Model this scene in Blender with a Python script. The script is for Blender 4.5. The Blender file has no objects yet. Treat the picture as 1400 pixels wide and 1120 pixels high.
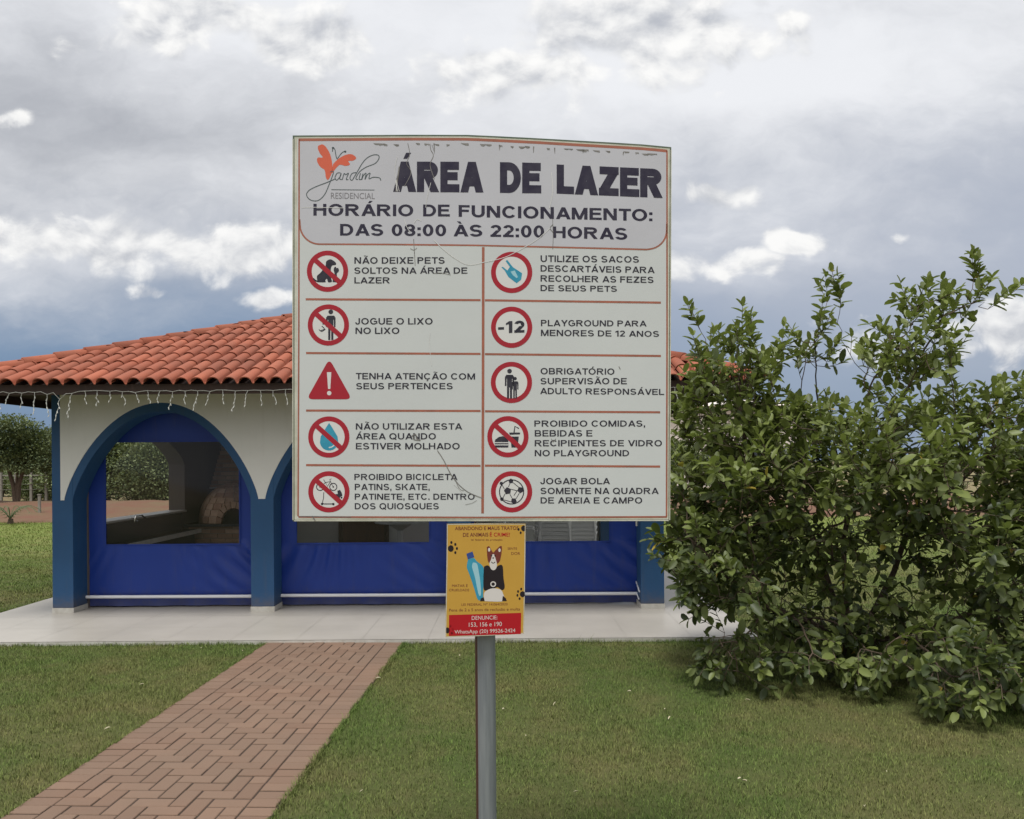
import bpy, bmesh, math, random
import numpy as np
from mathutils import Vector, Matrix

random.seed(7)
rng = np.random.default_rng(7)
SC = bpy.context.scene
COL = SC.collection
R = math.radians

# ------------------------------------------------------------------ camera
F = 1100.0                     # focal length in photo pixels (photo 1400 x 1120)
CX, HY = 700.0, 632.0          # principal point (horizon line)
EYE = 1.69
ROLL = R(0.42)
cr, sr = math.cos(ROLL), math.sin(ROLL)
cam_d = bpy.data.cameras.new("camera")
cam = bpy.data.objects.new("camera", cam_d)
COL.objects.link(cam)
SC.camera = cam
cam_d.sensor_fit = 'HORIZONTAL'
cam_d.sensor_width = 36.0
cam_d.lens = 36.0 * F / 1400.0
cam_d.shift_y = (HY - 560.0) / 1400.0
cam_d.clip_start = 0.05
cam_d.clip_end = 3000
cam.matrix_world = Matrix(((cr, sr, 0, 0), (0, 0, -1, 0), (-sr, cr, 0, EYE), (0, 0, 0, 1)))

# ------------------------------------------------------------------ node helpers
class S:
    """a socket with arithmetic"""
    def __init__(s, nt, sock): s.nt, s.k = nt, sock
    def _m(s, op, *o, clamp=False):
        n = s.nt.nodes.new('ShaderNodeMath'); n.operation = op; n.use_clamp = clamp
        for i, v in enumerate((s,) + o):
            if isinstance(v, S): s.nt.links.new(v.k, n.inputs[i])
            else: n.inputs[i].default_value = v
        return S(s.nt, n.outputs[0])
    def __add__(s, o): return s._m('ADD', o)
    __radd__ = __add__
    def __sub__(s, o): return s._m('SUBTRACT', o)
    def __rsub__(s, o): return (s * -1) + o
    def __mul__(s, o): return s._m('MULTIPLY', o)
    __rmul__ = __mul__
    def __truediv__(s, o): return s._m('DIVIDE', o)
    def abs(s): return s._m('ABSOLUTE')
    def max(s, o): return s._m('MAXIMUM', o)
    def min(s, o): return s._m('MINIMUM', o)
    def exp(s): return s._m('EXPONENT')
    def sstep(s, a, b, to0=0.0, to1=1.0):
        n = s.nt.nodes.new('ShaderNodeMapRange'); n.interpolation_type = 'SMOOTHSTEP'
        s.nt.links.new(s.k, n.inputs[0])
        for i, v in enumerate((a, b, to0, to1)): n.inputs[i + 1].default_value = v
        return S(s.nt, n.outputs[0])

def sep(nt, sock):
    n = nt.nodes.new('ShaderNodeSeparateXYZ'); nt.links.new(sock, n.inputs[0])
    return [S(nt, n.outputs[i]) for i in range(3)]
def comb(nt, *v):
    n = nt.nodes.new('ShaderNodeCombineXYZ')
    for i, x in enumerate(v):
        if isinstance(x, S): nt.links.new(x.k, n.inputs[i])
        else: n.inputs[i].default_value = x
    return n.outputs[0]
def noise(nt, vec, scale=1.0, detail=4.0, rough=0.5, dist=0.0):
    n = nt.nodes.new('ShaderNodeTexNoise'); n.inputs['Scale'].default_value = scale
    n.inputs['Detail'].default_value = detail; n.inputs['Roughness'].default_value = rough
    n.inputs['Distortion'].default_value = dist
    if vec is not None: nt.links.new(vec, n.inputs['Vector'])
    return S(nt, n.outputs[0])
def mixc(nt, fac, a, b, mode='MIX'):
    n = nt.nodes.new('ShaderNodeMix'); n.data_type = 'RGBA'; n.blend_type = mode
    if isinstance(fac, S): nt.links.new(fac.k, n.inputs[0])
    else: n.inputs[0].default_value = fac
    for i, v in ((6, a), (7, b)):
        if hasattr(v, 'is_linked') or isinstance(v, bpy.types.NodeSocket): nt.links.new(v, n.inputs[i])
        else: n.inputs[i].default_value = (*v, 1)
    return n.outputs[2]

# ------------------------------------------------------------------ sky and sun
SUN_EL, SUN_AZ = R(70), R(205)          # azimuth clockwise from +Y: behind the camera, a little left
world = bpy.data.worlds.new("World"); SC.world = world
world.use_nodes = True
def build_world():
    nt = world.node_tree; nt.nodes.clear()
    out = nt.nodes.new('ShaderNodeOutputWorld'); bg = nt.nodes.new('ShaderNodeBackground')
    nt.links.new(bg.outputs[0], out.inputs[0]); bg.inputs[1].default_value = 0.1
    sky = nt.nodes.new('ShaderNodeTexSky'); sky.sky_type = 'NISHITA'; sky.sun_disc = False
    sky.sun_elevation = SUN_EL; sky.sun_rotation = SUN_AZ
    sky.air_density = 1.0; sky.dust_density = 2.0
    tc = nt.nodes.new('ShaderNodeTexCoord')
    x, y, z = sep(nt, tc.outputs['Generated'])
    yy = y.abs().max(0.18)
    X = x / yy; Z = z / yy
    def px(v): return (v - CX) / F
    def py(v): return (HY - v) / F
    def vm(op, *v):
        n = nt.nodes.new('ShaderNodeVectorMath'); n.operation = op
        for i, q in enumerate(v):
            if isinstance(q, tuple): n.inputs[i].default_value = q
            else: nt.links.new(q, n.inputs[i])
        return n
    def gauss(vec, cx, cy, rx, ry, a):
        """soft elliptical patch of cloud round one direction of the sky"""
        kx, ky = F / rx, F / ry
        q = vm('MULTIPLY_ADD', vec, (kx, ky, 0), (-px(cx) * kx, -py(cy) * ky, 0)).outputs[0]
        d = S(nt, vm('DOT_PRODUCT', q, q).outputs['Value'])
        p = nt.nodes.new('ShaderNodeMath'); p.operation = 'POWER'; p.inputs[0].default_value = 0.36788
        nt.links.new(d.k, p.inputs[1])
        return S(nt, p.outputs[0]) * a
    # ragged edges: warp the coordinates a little
    w1 = noise(nt, comb(nt, X * 7.0, Z * 9.0, 3.1), 1.0, 4, 0.6)
    w2 = noise(nt, comb(nt, X * 7.0, Z * 9.0, 9.7), 1.0, 4, 0.6)
    Xw = X + (w1 - 0.5) * 0.10; Zw = Z + (w2 - 0.5) * 0.07
    big = noise(nt, comb(nt, Xw * 2.0, Zw * 4.6, 1.3), 1.0, 6, 0.55)
    # clear part: blue grey low on the left, paler to the right and upward
    tb = (Z + X * 0.20 + (big - 0.5) * 0.20).sstep(-0.02, 0.36)
    clear = mixc(nt, tb, (0.190, 0.285, 0.435), (0.46, 0.50, 0.59))
    clear10 = mixc(nt, 1.0, clear, (10, 10, 10), 'MULTIPLY')
    skyc = mixc(nt, 0.10, clear10, sky.outputs[0])
    # high veil of grey cloud
    fine = noise(nt, comb(nt, Xw * 7.0, Zw * 13.0, 7.7), 1.0, 6, 0.62)
    vw = comb(nt, Xw, Zw, 0.0)
    lum = big * 0.75 + fine * 0.42 - 0.03
    for (cx, cy, rx, ry, a) in ((870, 60, 220, 100, 0.34), (300, 30, 190, 60, 0.22), (560, 60, 130, 60, 0.10),
                                (110, 165, 230, 50, -0.17), (330, 150, 150, 40, -0.09), (40, 20, 130, 50, -0.03),
                                (1250, 110, 330, 170, 0.20), (600, 120, 120, 40, -0.06), (480, 260, 400, 60, 0.04)):
        lum = lum + gauss(vw, cx, cy, rx, ry, a)
    lum = lum + (X.max(0.0) * 0.06) + (Z - 0.3).max(0.0) * 0.30
    veil = mixc(nt, lum.sstep(0.24, 0.92), (0.41, 0.43, 0.475), (0.86, 0.875, 0.91))
    veil10 = mixc(nt, 1.0, veil, (10, 10, 10), 'MULTIPLY')
    va = (Z - X * 0.10 + (big - 0.5) * 0.40 + (fine - 0.5) * 0.12).sstep(0.15, 0.42)
    c = mixc(nt, va, skyc, veil10)
    # cumulus: puffs with bright tops and grey feet
    blobs = ((30, 318, 170, 42, 0.95), (170, 330, 120, 38, 0.9), (350, 332, 90, 42, 1.05), (260, 345, 130, 30, 0.8), (200, 386, 60, 12, 0.5), (375, 410, 34, 14, 0.58),
             (985, 265, 55, 30, 0.92), (1080, 330, 62, 26, 0.95), (980, 370, 110, 26, 0.62), (1375, 455, 85, 60, 0.85), (1330, 480, 120, 30, 0.6),
             (1240, 318, 26, 14, 0.5), (1085, 42, 40, 28, 0.6), (290, 25, 130, 50, 0.92), (420, 60, 110, 44, 0.86), (150, 45, 90, 30, 0.42),
             (890, 45, 190, 72, 1.0), (720, 100, 120, 50, 0.92), (5, 152, 30, 18, 0.58), (470, 60, 60, 60, 0.45), (1120, 480, 140, 34, 0.52), (700, 470, 220, 40, 0.6))
    def dens(dx, dz, full):
        Xs, Zs = X + dx, Z + dz
        a1 = noise(nt, comb(nt, Xs * 9.0, Zs * 11.0, 2.2), 1.0, 3, 0.5); a2 = noise(nt, comb(nt, Xs * 9.0, Zs * 11.0, 8.2), 1.0, 3, 0.5)
        Xg = Xs + (a1 - 0.5) * 0.13; Zg = Zs + (a2 - 0.5) * 0.085
        vg = comb(nt, Xg, Zg, 0.0)
        n = noise(nt, comb(nt, Xs * 14.0, Zs * 18.0, 5.5), 1.0, 7, 0.56, 0.3)
        v = nt.nodes.new('ShaderNodeTexVoronoi'); v.feature = 'SMOOTH_F1'; v.inputs['Scale'].default_value = 1.0; v.inputs['Smoothness'].default_value = 0.5
        nt.links.new(comb(nt, Xs * 30.0 + (a1 - 0.5) * 2.0, Zs * 34.0 + (a2 - 0.5) * 2.0, 1.0), v.inputs['Vector'])
        g = None if full else 0.0
        for (cx, cy, rx, ry, a) in (blobs if full else ()):
            t = gauss(vg, cx, cy, rx, ry, a)
            g = t if g is None else g.max(t)
        m = (n - 0.5) * 1.5 - (S(nt, v.outputs[0]) - 0.42) * 0.28
        return (m, m + g) if full else m
    n0, d0 = dens(0, 0, True); n1 = dens(-0.006, 0.018, False)
    alpha = d0.sstep(0.27, 0.66)
    shade = ((n0 - n1) * 1.0 + 0.62 + (big - 0.5) * 0.5).sstep(0.10, 0.98)
    cum = mixc(nt, shade, (0.47, 0.495, 0.55), (1.0, 0.995, 0.98))
    cum10 = mixc(nt, 1.0, cum, (10, 10, 10), 'MULTIPLY')
    c = mixc(nt, alpha * 0.92, c, cum10)
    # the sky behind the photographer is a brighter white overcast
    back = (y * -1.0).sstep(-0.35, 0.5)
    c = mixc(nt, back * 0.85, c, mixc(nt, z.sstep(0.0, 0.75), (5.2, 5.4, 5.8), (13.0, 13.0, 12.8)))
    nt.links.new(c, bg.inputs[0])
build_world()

sl = bpy.data.lights.new("sun", 'SUN'); sl.energy = 3.1; sl.angle = R(16); sl.color = (1.0, 0.985, 0.96)
sun = bpy.data.objects.new("sun", sl); COL.objects.link(sun)
sd = Vector((math.sin(SUN_AZ) * math.cos(SUN_EL), math.cos(SUN_AZ) * math.cos(SUN_EL), math.sin(SUN_EL)))
sun.rotation_euler = sd.to_track_quat('Z', 'Y').to_euler()

SC.render.engine = 'CYCLES'
SC.view_settings.view_transform = 'Standard'; SC.view_settings.look = 'None'
SC.view_settings.exposure = 0.0; SC.view_settings.gamma = 1.0

# ------------------------------------------------------------------ materials
def mat(name, col, rough=0.6, var=0.0, scale=6.0, col2=None, bump=0.0, bscale=60.0, metal=0.0, spec=0.4, detail=5, tint=None, coat=0.0, stretch=(1, 1, 1), splash=None):
    """principled; colour drifts between col and col2 with noise; tint = (dark, light) colours picked by the mesh attribute"""
    m = bpy.data.materials.new(name); m.use_nodes = True
    nt = m.node_tree; p = nt.nodes['Principled BSDF']
    p.inputs['Roughness'].default_value = rough; p.inputs['Metallic'].default_value = metal
    p.inputs['Specular IOR Level'].default_value = spec; p.inputs['Coat Weight'].default_value = coat
    g = nt.nodes.new('ShaderNodeNewGeometry')
    vec = g.outputs['Position']
    if stretch != (1, 1, 1):
        mp = nt.nodes.new('ShaderNodeMapping'); mp.inputs['Scale'].default_value = stretch
        nt.links.new(vec, mp.inputs[0]); vec = mp.outputs[0]
    c = None
    if tint:
        a = nt.nodes.new('ShaderNodeAttribute'); a.attribute_name = 'tint'
        c = mixc(nt, S(nt, a.outputs['Fac']), tint[0], tint[1])
        if var > 0:
            n = noise(nt, vec, scale, detail, 0.6).sstep(0.3, 0.7)
            c = mixc(nt, n * var, c, col2)
    elif var > 0:
        n = noise(nt, vec, scale, detail, 0.6).sstep(0.3, 0.7)
        c = mixc(nt, n * var, col, col2 or tuple(v * 0.6 for v in col))
    if splash:                                    # rain-splashed dirt with a ragged edge above the floor
        px_, py_, pz_ = sep(nt, g.outputs['Position'])
        sp = (pz_ * -1.0 + noise(nt, g.outputs['Position'], 9.0, 5, 0.7) * 0.35).sstep(-0.10, 0.14)
        st = noise(nt, comb(nt, px_ * 14.0, py_ * 14.0, pz_ * 1.2), 1.0, 5, 0.65).sstep(0.50, 0.80)
        c = mixc(nt, sp * 0.55 + st * 0.16, c, splash)
    if c is None: p.inputs['Base Color'].default_value = (*col, 1)
    else: nt.links.new(c, p.inputs['Base Color'])
    if bump > 0:
        b = nt.nodes.new('ShaderNodeBump'); b.inputs['Strength'].default_value = bump; b.inputs['Distance'].default_value = 0.01
        n2 = noise(nt, vec, bscale, 4, 0.6)
        nt.links.new(n2.k, b.inputs['Height']); nt.links.new(b.outputs[0], p.inputs['Normal'])
    return m

M = {}
M['blue_paint'] = mat('blue_paint', (0.019, 0.077, 0.185), 0.6, 0.5, 2.5, (0.015, 0.062, 0.150), 0.25, 90, splash=(0.12, 0.095, 0.075))
M['blue_base'] = mat('white_skirting', (0.55, 0.53, 0.48), 0.5, 0.6, 12, (0.36, 0.33, 0.28))
M['plaster'] = mat('plaster', (0.72, 0.705, 0.67), 0.85, 0.35, 1.7, (0.62, 0.605, 0.57), 0.25, 120, splash=(0.40, 0.36, 0.30))
M['inner_wall'] = mat('inner_wall', (0.58, 0.59, 0.57), 0.8, 0.4, 2, (0.50, 0.50, 0.48))
M['tile'] = mat('roof_clay', (0.5, 0.13, 0.07), 0.85, 0.42, 2.6, (0.15, 0.062, 0.04), 0.25, 70, tint=((0.245, 0.066, 0.034), (0.375, 0.110, 0.058)))
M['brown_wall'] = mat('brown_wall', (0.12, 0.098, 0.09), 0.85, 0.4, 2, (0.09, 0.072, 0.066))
M['dark_wood'] = mat('dark_wood', (0.05, 0.026, 0.018), 0.6, 0.6, 6, (0.03, 0.016, 0.012), 0.2, 40)
M['slab'] = mat('porcelain', (0.41, 0.38, 0.335), 0.36, 0.7, 1.1, (0.335, 0.31, 0.27), 0.05, 30)
M['paver'] = mat('paver', (0.33, 0.2, 0.15), 0.9, 0.6, 1.4, (0.165, 0.115, 0.082), 0.5, 130, tint=((0.172, 0.104, 0.070), (0.210, 0.132, 0.090)))
M['sand'] = mat('joint_sand', (0.055, 0.034, 0.026), 0.95, 0.6, 9, (0.04, 0.034, 0.02), 0.5, 200)
M['canvas'] = mat('blue_canvas', (0.013, 0.042, 0.265), 0.45, 0.4, 2.2, (0.011, 0.035, 0.220), 0.1, 300, spec=0.35, splash=(0.09, 0.085, 0.10))
M['white_bar'] = mat('white_pipe', (0.78, 0.78, 0.80), 0.4)
M['cream'] = mat('sign_frame_paint', (0.56, 0.55, 0.46), 0.5, 0.7, 14, (0.38, 0.37, 0.28), 0.1, 50)
M['frame_green'] = mat('frame_edge', (0.055, 0.09, 0.055), 0.5, 0.6, 25, (0.15, 0.16, 0.11))
M['panel'] = mat('sign_vinyl', (0.56, 0.575, 0.565), 0.5, 0.45, 2.3, (0.495, 0.51, 0.505), 0.03, 25)
M['header'] = mat('header_vinyl', (0.50, 0.495, 0.53), 0.5, 0.45, 3.1, (0.445, 0.44, 0.47), 0.03, 25)
M['rust_line'] = mat('rust_red_line', (0.36, 0.115, 0.07), 0.6, 0.6, 20, (0.22, 0.09, 0.06))
M['ink'] = mat('black_ink', (0.03, 0.028, 0.04), 0.55, 0.35, 40, (0.075, 0.07, 0.08))
M['ink_navy'] = mat('navy_ink', (0.028, 0.024, 0.045), 0.55, 0.4, 30, (0.07, 0.065, 0.085))
M['red'] = mat('red_ink', (0.36, 0.022, 0.035), 0.5, 0.4, 15, (0.29, 0.035, 0.045))
M['sign_white'] = mat('white_ink', (0.62, 0.61, 0.59), 0.5)
M['teal'] = mat('teal_ink', (0.05, 0.30, 0.42), 0.5, 0.5, 30, (0.03, 0.2, 0.32))
M['teal_light'] = mat('pale_teal_ink', (0.30, 0.52, 0.58), 0.5)
M['orange'] = mat('orange_ink', (0.62, 0.13, 0.075), 0.5, 0.4, 20, (0.5, 0.11, 0.07))
M['logo_grey'] = mat('grey_ink', (0.09, 0.11, 0.115), 0.5)
M['logo_pale'] = mat('pale_grey_ink', (0.20, 0.19, 0.205), 0.5)
M['dirt'] = mat('grime', (0.24, 0.225, 0.21), 0.9, 0.8, 40, (0.12, 0.11, 0.10))
M['grime_light'] = mat('crease_light', (0.63, 0.62, 0.60), 0.4)
M['poster'] = mat('yellow_print', (0.52, 0.30, 0.055), 0.5, 0.4, 9, (0.46, 0.26, 0.045))
M['poster_red'] = mat('poster_red', (0.40, 0.014, 0.02), 0.5)
M['poster_white'] = mat('poster_white', (0.62, 0.58, 0.55), 0.5)
M['dog_black'] = mat('dog_black', (0.022, 0.017, 0.02), 0.5)
M['dog_brown'] = mat('dog_brown', (0.16, 0.04, 0.03), 0.5)
M['cap_blue'] = mat('cap_blue', (0.025, 0.06, 0.24), 0.5)
M['brick'] = mat('oven_brick', (0.32, 0.17, 0.11), 0.9, 0.5, 6, (0.26, 0.15, 0.10), 0.4, 60, tint=((0.36, 0.21, 0.145), (0.58, 0.40, 0.29)))
M['mortar'] = mat('mortar', (0.30, 0.25, 0.20), 0.95)
M['black'] = mat('near_black', (0.012, 0.011, 0.010), 0.9)  # plain near-black for the oven mouth plug and the counter cabinet
M['granite'] = mat('dark_granite', (0.03, 0.03, 0.032), 0.25, 0.5, 150, (0.10, 0.10, 0.10))
M['sill'] = mat('pale_stone', (0.55, 0.52, 0.48), 0.4, 0.4, 20)
M['chrome'] = mat('chrome', (0.75, 0.75, 0.76), 0.18, metal=1.0)
M['chair'] = mat('white_plastic', (0.74, 0.74, 0.73), 0.4)
M['door'] = mat('brown_door', (0.09, 0.038, 0.022), 0.5, 0.5, 5, (0.06, 0.025, 0.016), stretch=(6, 6, 0.6))
M['table'] = mat('grey_table', (0.36, 0.37, 0.37), 0.4)
M['wire'] = mat('cable_white', (0.62, 0.62, 0.58), 0.5)
M['bulb'] = mat('clear_bulb', (0.72, 0.72, 0.68), 0.15)
M['bark'] = mat('bark', (0.12, 0.085, 0.06), 0.9, 0.7, 25, (0.06, 0.042, 0.03), 0.5, 60)
M['concrete'] = mat('concrete_post', (0.24, 0.225, 0.19), 0.9, 0.5, 10)
M['house_wall'] = mat('house_wall', (0.70, 0.62, 0.57), 0.85, 0.3, 0.4, (0.6, 0.52, 0.48))
M['glass_dark'] = mat('dark_glass', (0.03, 0.035, 0.04), 0.1)
for k in ('ink', 'ink_navy', 'red', 'teal', 'orange', 'poster', 'poster_red', 'dog_black', 'dog_brown', 'panel', 'header', 'logo_grey'): M[k].node_tree.nodes['Principled BSDF'].inputs['Specular IOR Level'].default_value = 0.15
M['dead_leaf'] = mat('dead_leaf', (0.50, 0.46, 0.32), 0.7, 0.6, 60, (0.3, 0.24, 0.14))

def leaf_mat(name, dark, light, yellow, trans=0.35, rough=0.38):
    m = bpy.data.materials.new(name); m.use_nodes = True
    nt = m.node_tree; p = nt.nodes['Principled BSDF']; out = nt.nodes['Material Output']
    a = nt.nodes.new('ShaderNodeAttribute'); a.attribute_name = 'tint'
    t = S(nt, a.outputs['Fac'])
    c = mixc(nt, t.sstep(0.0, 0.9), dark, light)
    c = mixc(nt, t.sstep(0.965, 0.985), c, yellow)
    nt.links.new(c, p.inputs['Base Color']); p.inputs['Roughness'].default_value = rough
    p.inputs['Specular IOR Level'].default_value = 0.45
    tr = nt.nodes.new('ShaderNodeBsdfTranslucent')
    c2 = mixc(nt, 0.5, c, (0.16, 0.22, 0.03)); nt.links.new(c2, tr.inputs[0])
    mx = nt.nodes.new('ShaderNodeMixShader'); mx.inputs[0].default_value = trans
    nt.links.new(p.outputs[0], mx.inputs[1]); nt.links.new(tr.outputs[0], mx.inputs[2])
    nt.links.new(mx.outputs[0], out.inputs[0])
    return m
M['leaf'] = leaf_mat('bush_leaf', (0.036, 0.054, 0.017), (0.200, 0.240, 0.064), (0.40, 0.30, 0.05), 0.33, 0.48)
M['leaf_far'] = leaf_mat('tree_leaf', (0.060, 0.088, 0.040), (0.150, 0.180, 0.075), (0.20, 0.18, 0.09), 0.2, 0.6)
M['leaf_dry'] = leaf_mat('scrub_leaf', (0.075, 0.108, 0.042), (0.185, 0.220, 0.090), (0.22, 0.19, 0.10), 0.2, 0.6)

def grass_mat(name, blades):
    m = bpy.data.materials.new(name); m.use_nodes = True
    nt = m.node_tree; p = nt.nodes['Principled BSDF']
    g = nt.nodes.new('ShaderNodeNewGeometry')
    pos = g.outputs['Position']
    n1 = noise(nt, pos, 0.62, 5, 0.6).sstep(0.40, 0.60)
    n2 = noise(nt, pos, 2.6, 5, 0.65).sstep(0.40, 0.72)
    X, Y, Z = sep(nt, pos)
    if blades:
        a = nt.nodes.new('ShaderNodeAttribute'); a.attribute_name = 'tint'; t = S(nt, a.outputs['Fac'])
        green = mixc(nt, t, (0.056, 0.096, 0.022), (0.165, 0.235, 0.060))
        dry = mixc(nt, t, (0.105, 0.102, 0.036), (0.270, 0.245, 0.100))
    else:
        n3 = noise(nt, pos, 40, 4, 0.7)
        green = mixc(nt, n3, (0.040, 0.058, 0.018), (0.105, 0.130, 0.040))
        dry = mixc(nt, n3, (0.085, 0.075, 0.032), (0.17, 0.15, 0.066))
    f = (n1 * 0.55 + n2 * 0.45)
    c = mixc(nt, f * 0.85, green, dry)
    far = Y.sstep(9.0, 22.0)
    c = mixc(nt, far * 0.75, c, mixc(nt, n2, (0.165, 0.215, 0.050), (0.22, 0.225, 0.075)))
    nt.links.new(c, p.inputs['Base Color']); p.inputs['Roughness'].default_value = 0.85
    p.inputs['Specular IOR Level'].default_value = 0.1
    if not blades:
        b = nt.nodes.new('ShaderNodeBump'); b.inputs['Strength'].default_value = 0.8; b.inputs['Distance'].default_value = 0.02
        nt.links.new(noise(nt, pos, 55, 5, 0.7).k, b.inputs['Height']); nt.links.new(b.outputs[0], p.inputs['Normal'])
    return m
M['lawn'] = grass_mat('lawn_soil', False)
M['blades'] = grass_mat('grass_blades', True)
M['ground'] = mat('scrub_ground', (0.16, 0.15, 0.065), 0.95, 0.8, 0.15, (0.20, 0.13, 0.07), 0.4, 5)
M['red_earth'] = mat('red_earth', (0.135, 0.058, 0.034), 0.95, 0.8, 0.7, (0.125, 0.090, 0.044), 0.8, 8)

def plastic_sheet():
    m = bpy.data.materials.new('clear_sheet'); m.use_nodes = True
    nt = m.node_tree; nt.nodes.clear()
    out = nt.nodes.new('ShaderNodeOutputMaterial')
    tr = nt.nodes.new('ShaderNodeBsdfTransparent'); tr.inputs[0].default_value = (0.95, 0.95, 0.94, 1)
    gl = nt.nodes.new('ShaderNodeBsdfGlossy'); gl.inputs['Roughness'].default_value = 0.08
    df = nt.nodes.new('ShaderNodeBsdfDiffuse'); df.inputs[0].default_value = (0.5, 0.48, 0.46, 1)
    a = nt.nodes.new('ShaderNodeMixShader'); a.inputs[0].default_value = 0.03
    b = nt.nodes.new('ShaderNodeMixShader'); b.inputs[0].default_value = 0.014
    nt.links.new(tr.outputs[0], a.inputs[1]); nt.links.new(gl.outputs[0], a.inputs[2])
    nt.links.new(a.outputs[0], b.inputs[1]); nt.links.new(df.outputs[0], b.inputs[2])
    nt.links.new(b.outputs[0], out.inputs[0])
    return m
M['sheet'] = plastic_sheet()

def post_mat():
    m = bpy.data.materials.new('galvanised_post'); m.use_nodes = True
    nt = m.node_tree; p = nt.nodes['Principled BSDF']
    tc = nt.nodes.new('ShaderNodeTexCoord'); X, Y, Z = sep(nt, tc.outputs['Object'])
    n = noise(nt, comb(nt, X * 40, Y * 40, Z * 3), 1.0, 5, 0.6)
    base = mixc(nt, n.sstep(0.3, 0.7), (0.17, 0.185, 0.20), (0.25, 0.265, 0.275))
    rust = (X * -1.0 + (n - 0.5) * 0.006).sstep(0.0262, 0.0285)
    c = mixc(nt, rust, base, (0.075, 0.030, 0.022))
    nt.links.new(c, p.inputs['Base Color'])
    p.inputs['Roughness'].default_value = 0.5; p.inputs['Metallic'].default_value = 0.25
    return m
M['post'] = post_mat()

# ------------------------------------------------------------------ mesh helpers
def fast_mesh(name, V, loops, sizes, tint=None, smooth=False):
    me = bpy.data.meshes.new(name)
    V = np.asarray(V, np.float32); loops = np.asarray(loops, np.int32); sizes = np.asarray(sizes, np.int32)
    me.vertices.add(len(V)); me.vertices.foreach_set('co', V.ravel())
    me.loops.add(len(loops)); me.loops.foreach_set('vertex_index', loops)
    me.polygons.add(len(sizes))
    st = np.zeros(len(sizes), np.int32); st[1:] = np.cumsum(sizes)[:-1]
    me.polygons.foreach_set('loop_start', st)
    try: me.polygons.foreach_set('loop_total', sizes)
    except Exception: pass
    me.update(calc_edges=True)
    if tint is not None:
        a = me.attributes.new('tint', 'FLOAT', 'POINT'); a.data.foreach_set('value', np.asarray(tint, np.float32))
    if smooth: me.polygons.foreach_set('use_smooth', np.ones(len(sizes), bool))
    me.validate()
    return me

class MB:
    def __init__(s): s.v, s.f, s.t = [], [], []
    def add(s, vs, fs, tint=0.5):
        o = len(s.v); s.v += [tuple(v) for v in vs]; s.f += [[i + o for i in f] for f in fs]; s.t += [tint] * len(vs)
        return s
    def box(s, x0, x1, y0, y1, z0, z1, tint=0.5):
        return s.add([(x0, y0, z0), (x1, y0, z0), (x1, y1, z0), (x0, y1, z0), (x0, y0, z1), (x1, y0, z1), (x1, y1, z1), (x0, y1, z1)],
                     [(0, 3, 2, 1), (4, 5, 6, 7), (0, 1, 5, 4), (1, 2, 6, 5), (2, 3, 7, 6), (3, 0, 4, 7)], tint)
    def tube(s, pts, rad, n=8, cap=True, tint=0.5):
        pts = [Vector(p) for p in pts]
        if not hasattr(rad, '__len__'): rad = [rad] * len(pts)
        vs, fs = [], []
        up = Vector((0.013, 0.021, 1)); prev = None
        for i, p in enumerate(pts):
            d = (pts[min(i + 1, len(pts) - 1)] - pts[max(i - 1, 0)])
            if d.length < 1e-9: d = Vector((0, 0, 1))
            d.normalize()
            if prev is None:
                a = d.cross(up)
                if a.length < 0.05: a = d.cross(Vector((1, 0, 0)))
            else: a = prev - d * prev.dot(d)
            a.normalize(); prev = a; b = d.cross(a)
            for k in range(n):
                t = 2 * math.pi * k / n
                vs.append(p + a * (math.cos(t) * rad[i]) + b * (math.sin(t) * rad[i]))
        for i in range(len(pts) - 1):
            for k in range(n):
                fs.append((i * n + k, i * n + (k + 1) % n, (i + 1) * n + (k + 1) % n, (i + 1) * n + k))
        if cap:
            fs.append(tuple(range(n - 1, -1, -1))); fs.append(tuple((len(pts) - 1) * n + k for k in range(n)))
        return s.add(vs, fs, tint)
    def prism_y(s, poly, y0, y1, tint=0.5):
        """poly: list of (x, z) outline; extruded from y0 (front) to y1"""
        n = len(poly)
        vs = [(x, y0, z) for x, z in poly] + [(x, y1, z) for x, z in poly]
        fs = [tuple(range(n)), tuple(range(2 * n - 1, n - 1, -1))] + [(i, (i + 1) % n + 0, (i + 1) % n + n, i + n) for i in range(n)]
        return s.add(vs, fs, tint)
    def prism_x(s, poly, x0, x1, tint=0.5):
        n = len(poly)
        vs = [(x0, y, z) for y, z in poly] + [(x1, y, z) for y, z in poly]
        fs = [tuple(range(n)), tuple(range(2 * n - 1, n - 1, -1))] + [(i, (i + 1) % n, (i + 1) % n + n, i + n) for i in range(n)]
        return s.add(vs, fs, tint)
    def build(s, name, m, parent=None, smooth=False, bevel=0.0, recalc=True):
        o0 = parent.location if parent is not None else Vector((0, 0, 0))
        pp = parent
        while pp is not None and pp.parent is not None: pp = pp.parent; o0 = o0 + pp.location
        me = bpy.data.meshes.new(name)
        me.from_pydata([(v[0] - o0[0], v[1] - o0[1], v[2] - o0[2]) for v in s.v], [], s.f)
        a = me.attributes.new('tint', 'FLOAT', 'POINT'); a.data.foreach_set('value', s.t)
        if recalc:
            bm = bmesh.new(); bm.from_mesh(me); bmesh.ops.recalc_face_normals(bm, faces=bm.faces)
            if bevel > 0:
                es = [e for e in bm.edges if len(e.link_faces) == 2 and e.calc_face_angle(0) > 0.6]
                bmesh.ops.bevel(bm, geom=es, offset=bevel, segments=2, affect='EDGES', profile=0.6)
            bm.to_mesh(me); bm.free()
        if smooth:
            me.polygons.foreach_set('use_smooth', [True] * len(me.polygons))
            try: me.set_sharp_from_angle(angle=R(35))
            except Exception: pass
        me.materials.append(M[m])
        o = bpy.data.objects.new(name, me); COL.objects.link(o)
        if parent is not None: o.parent = parent
        return o

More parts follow.
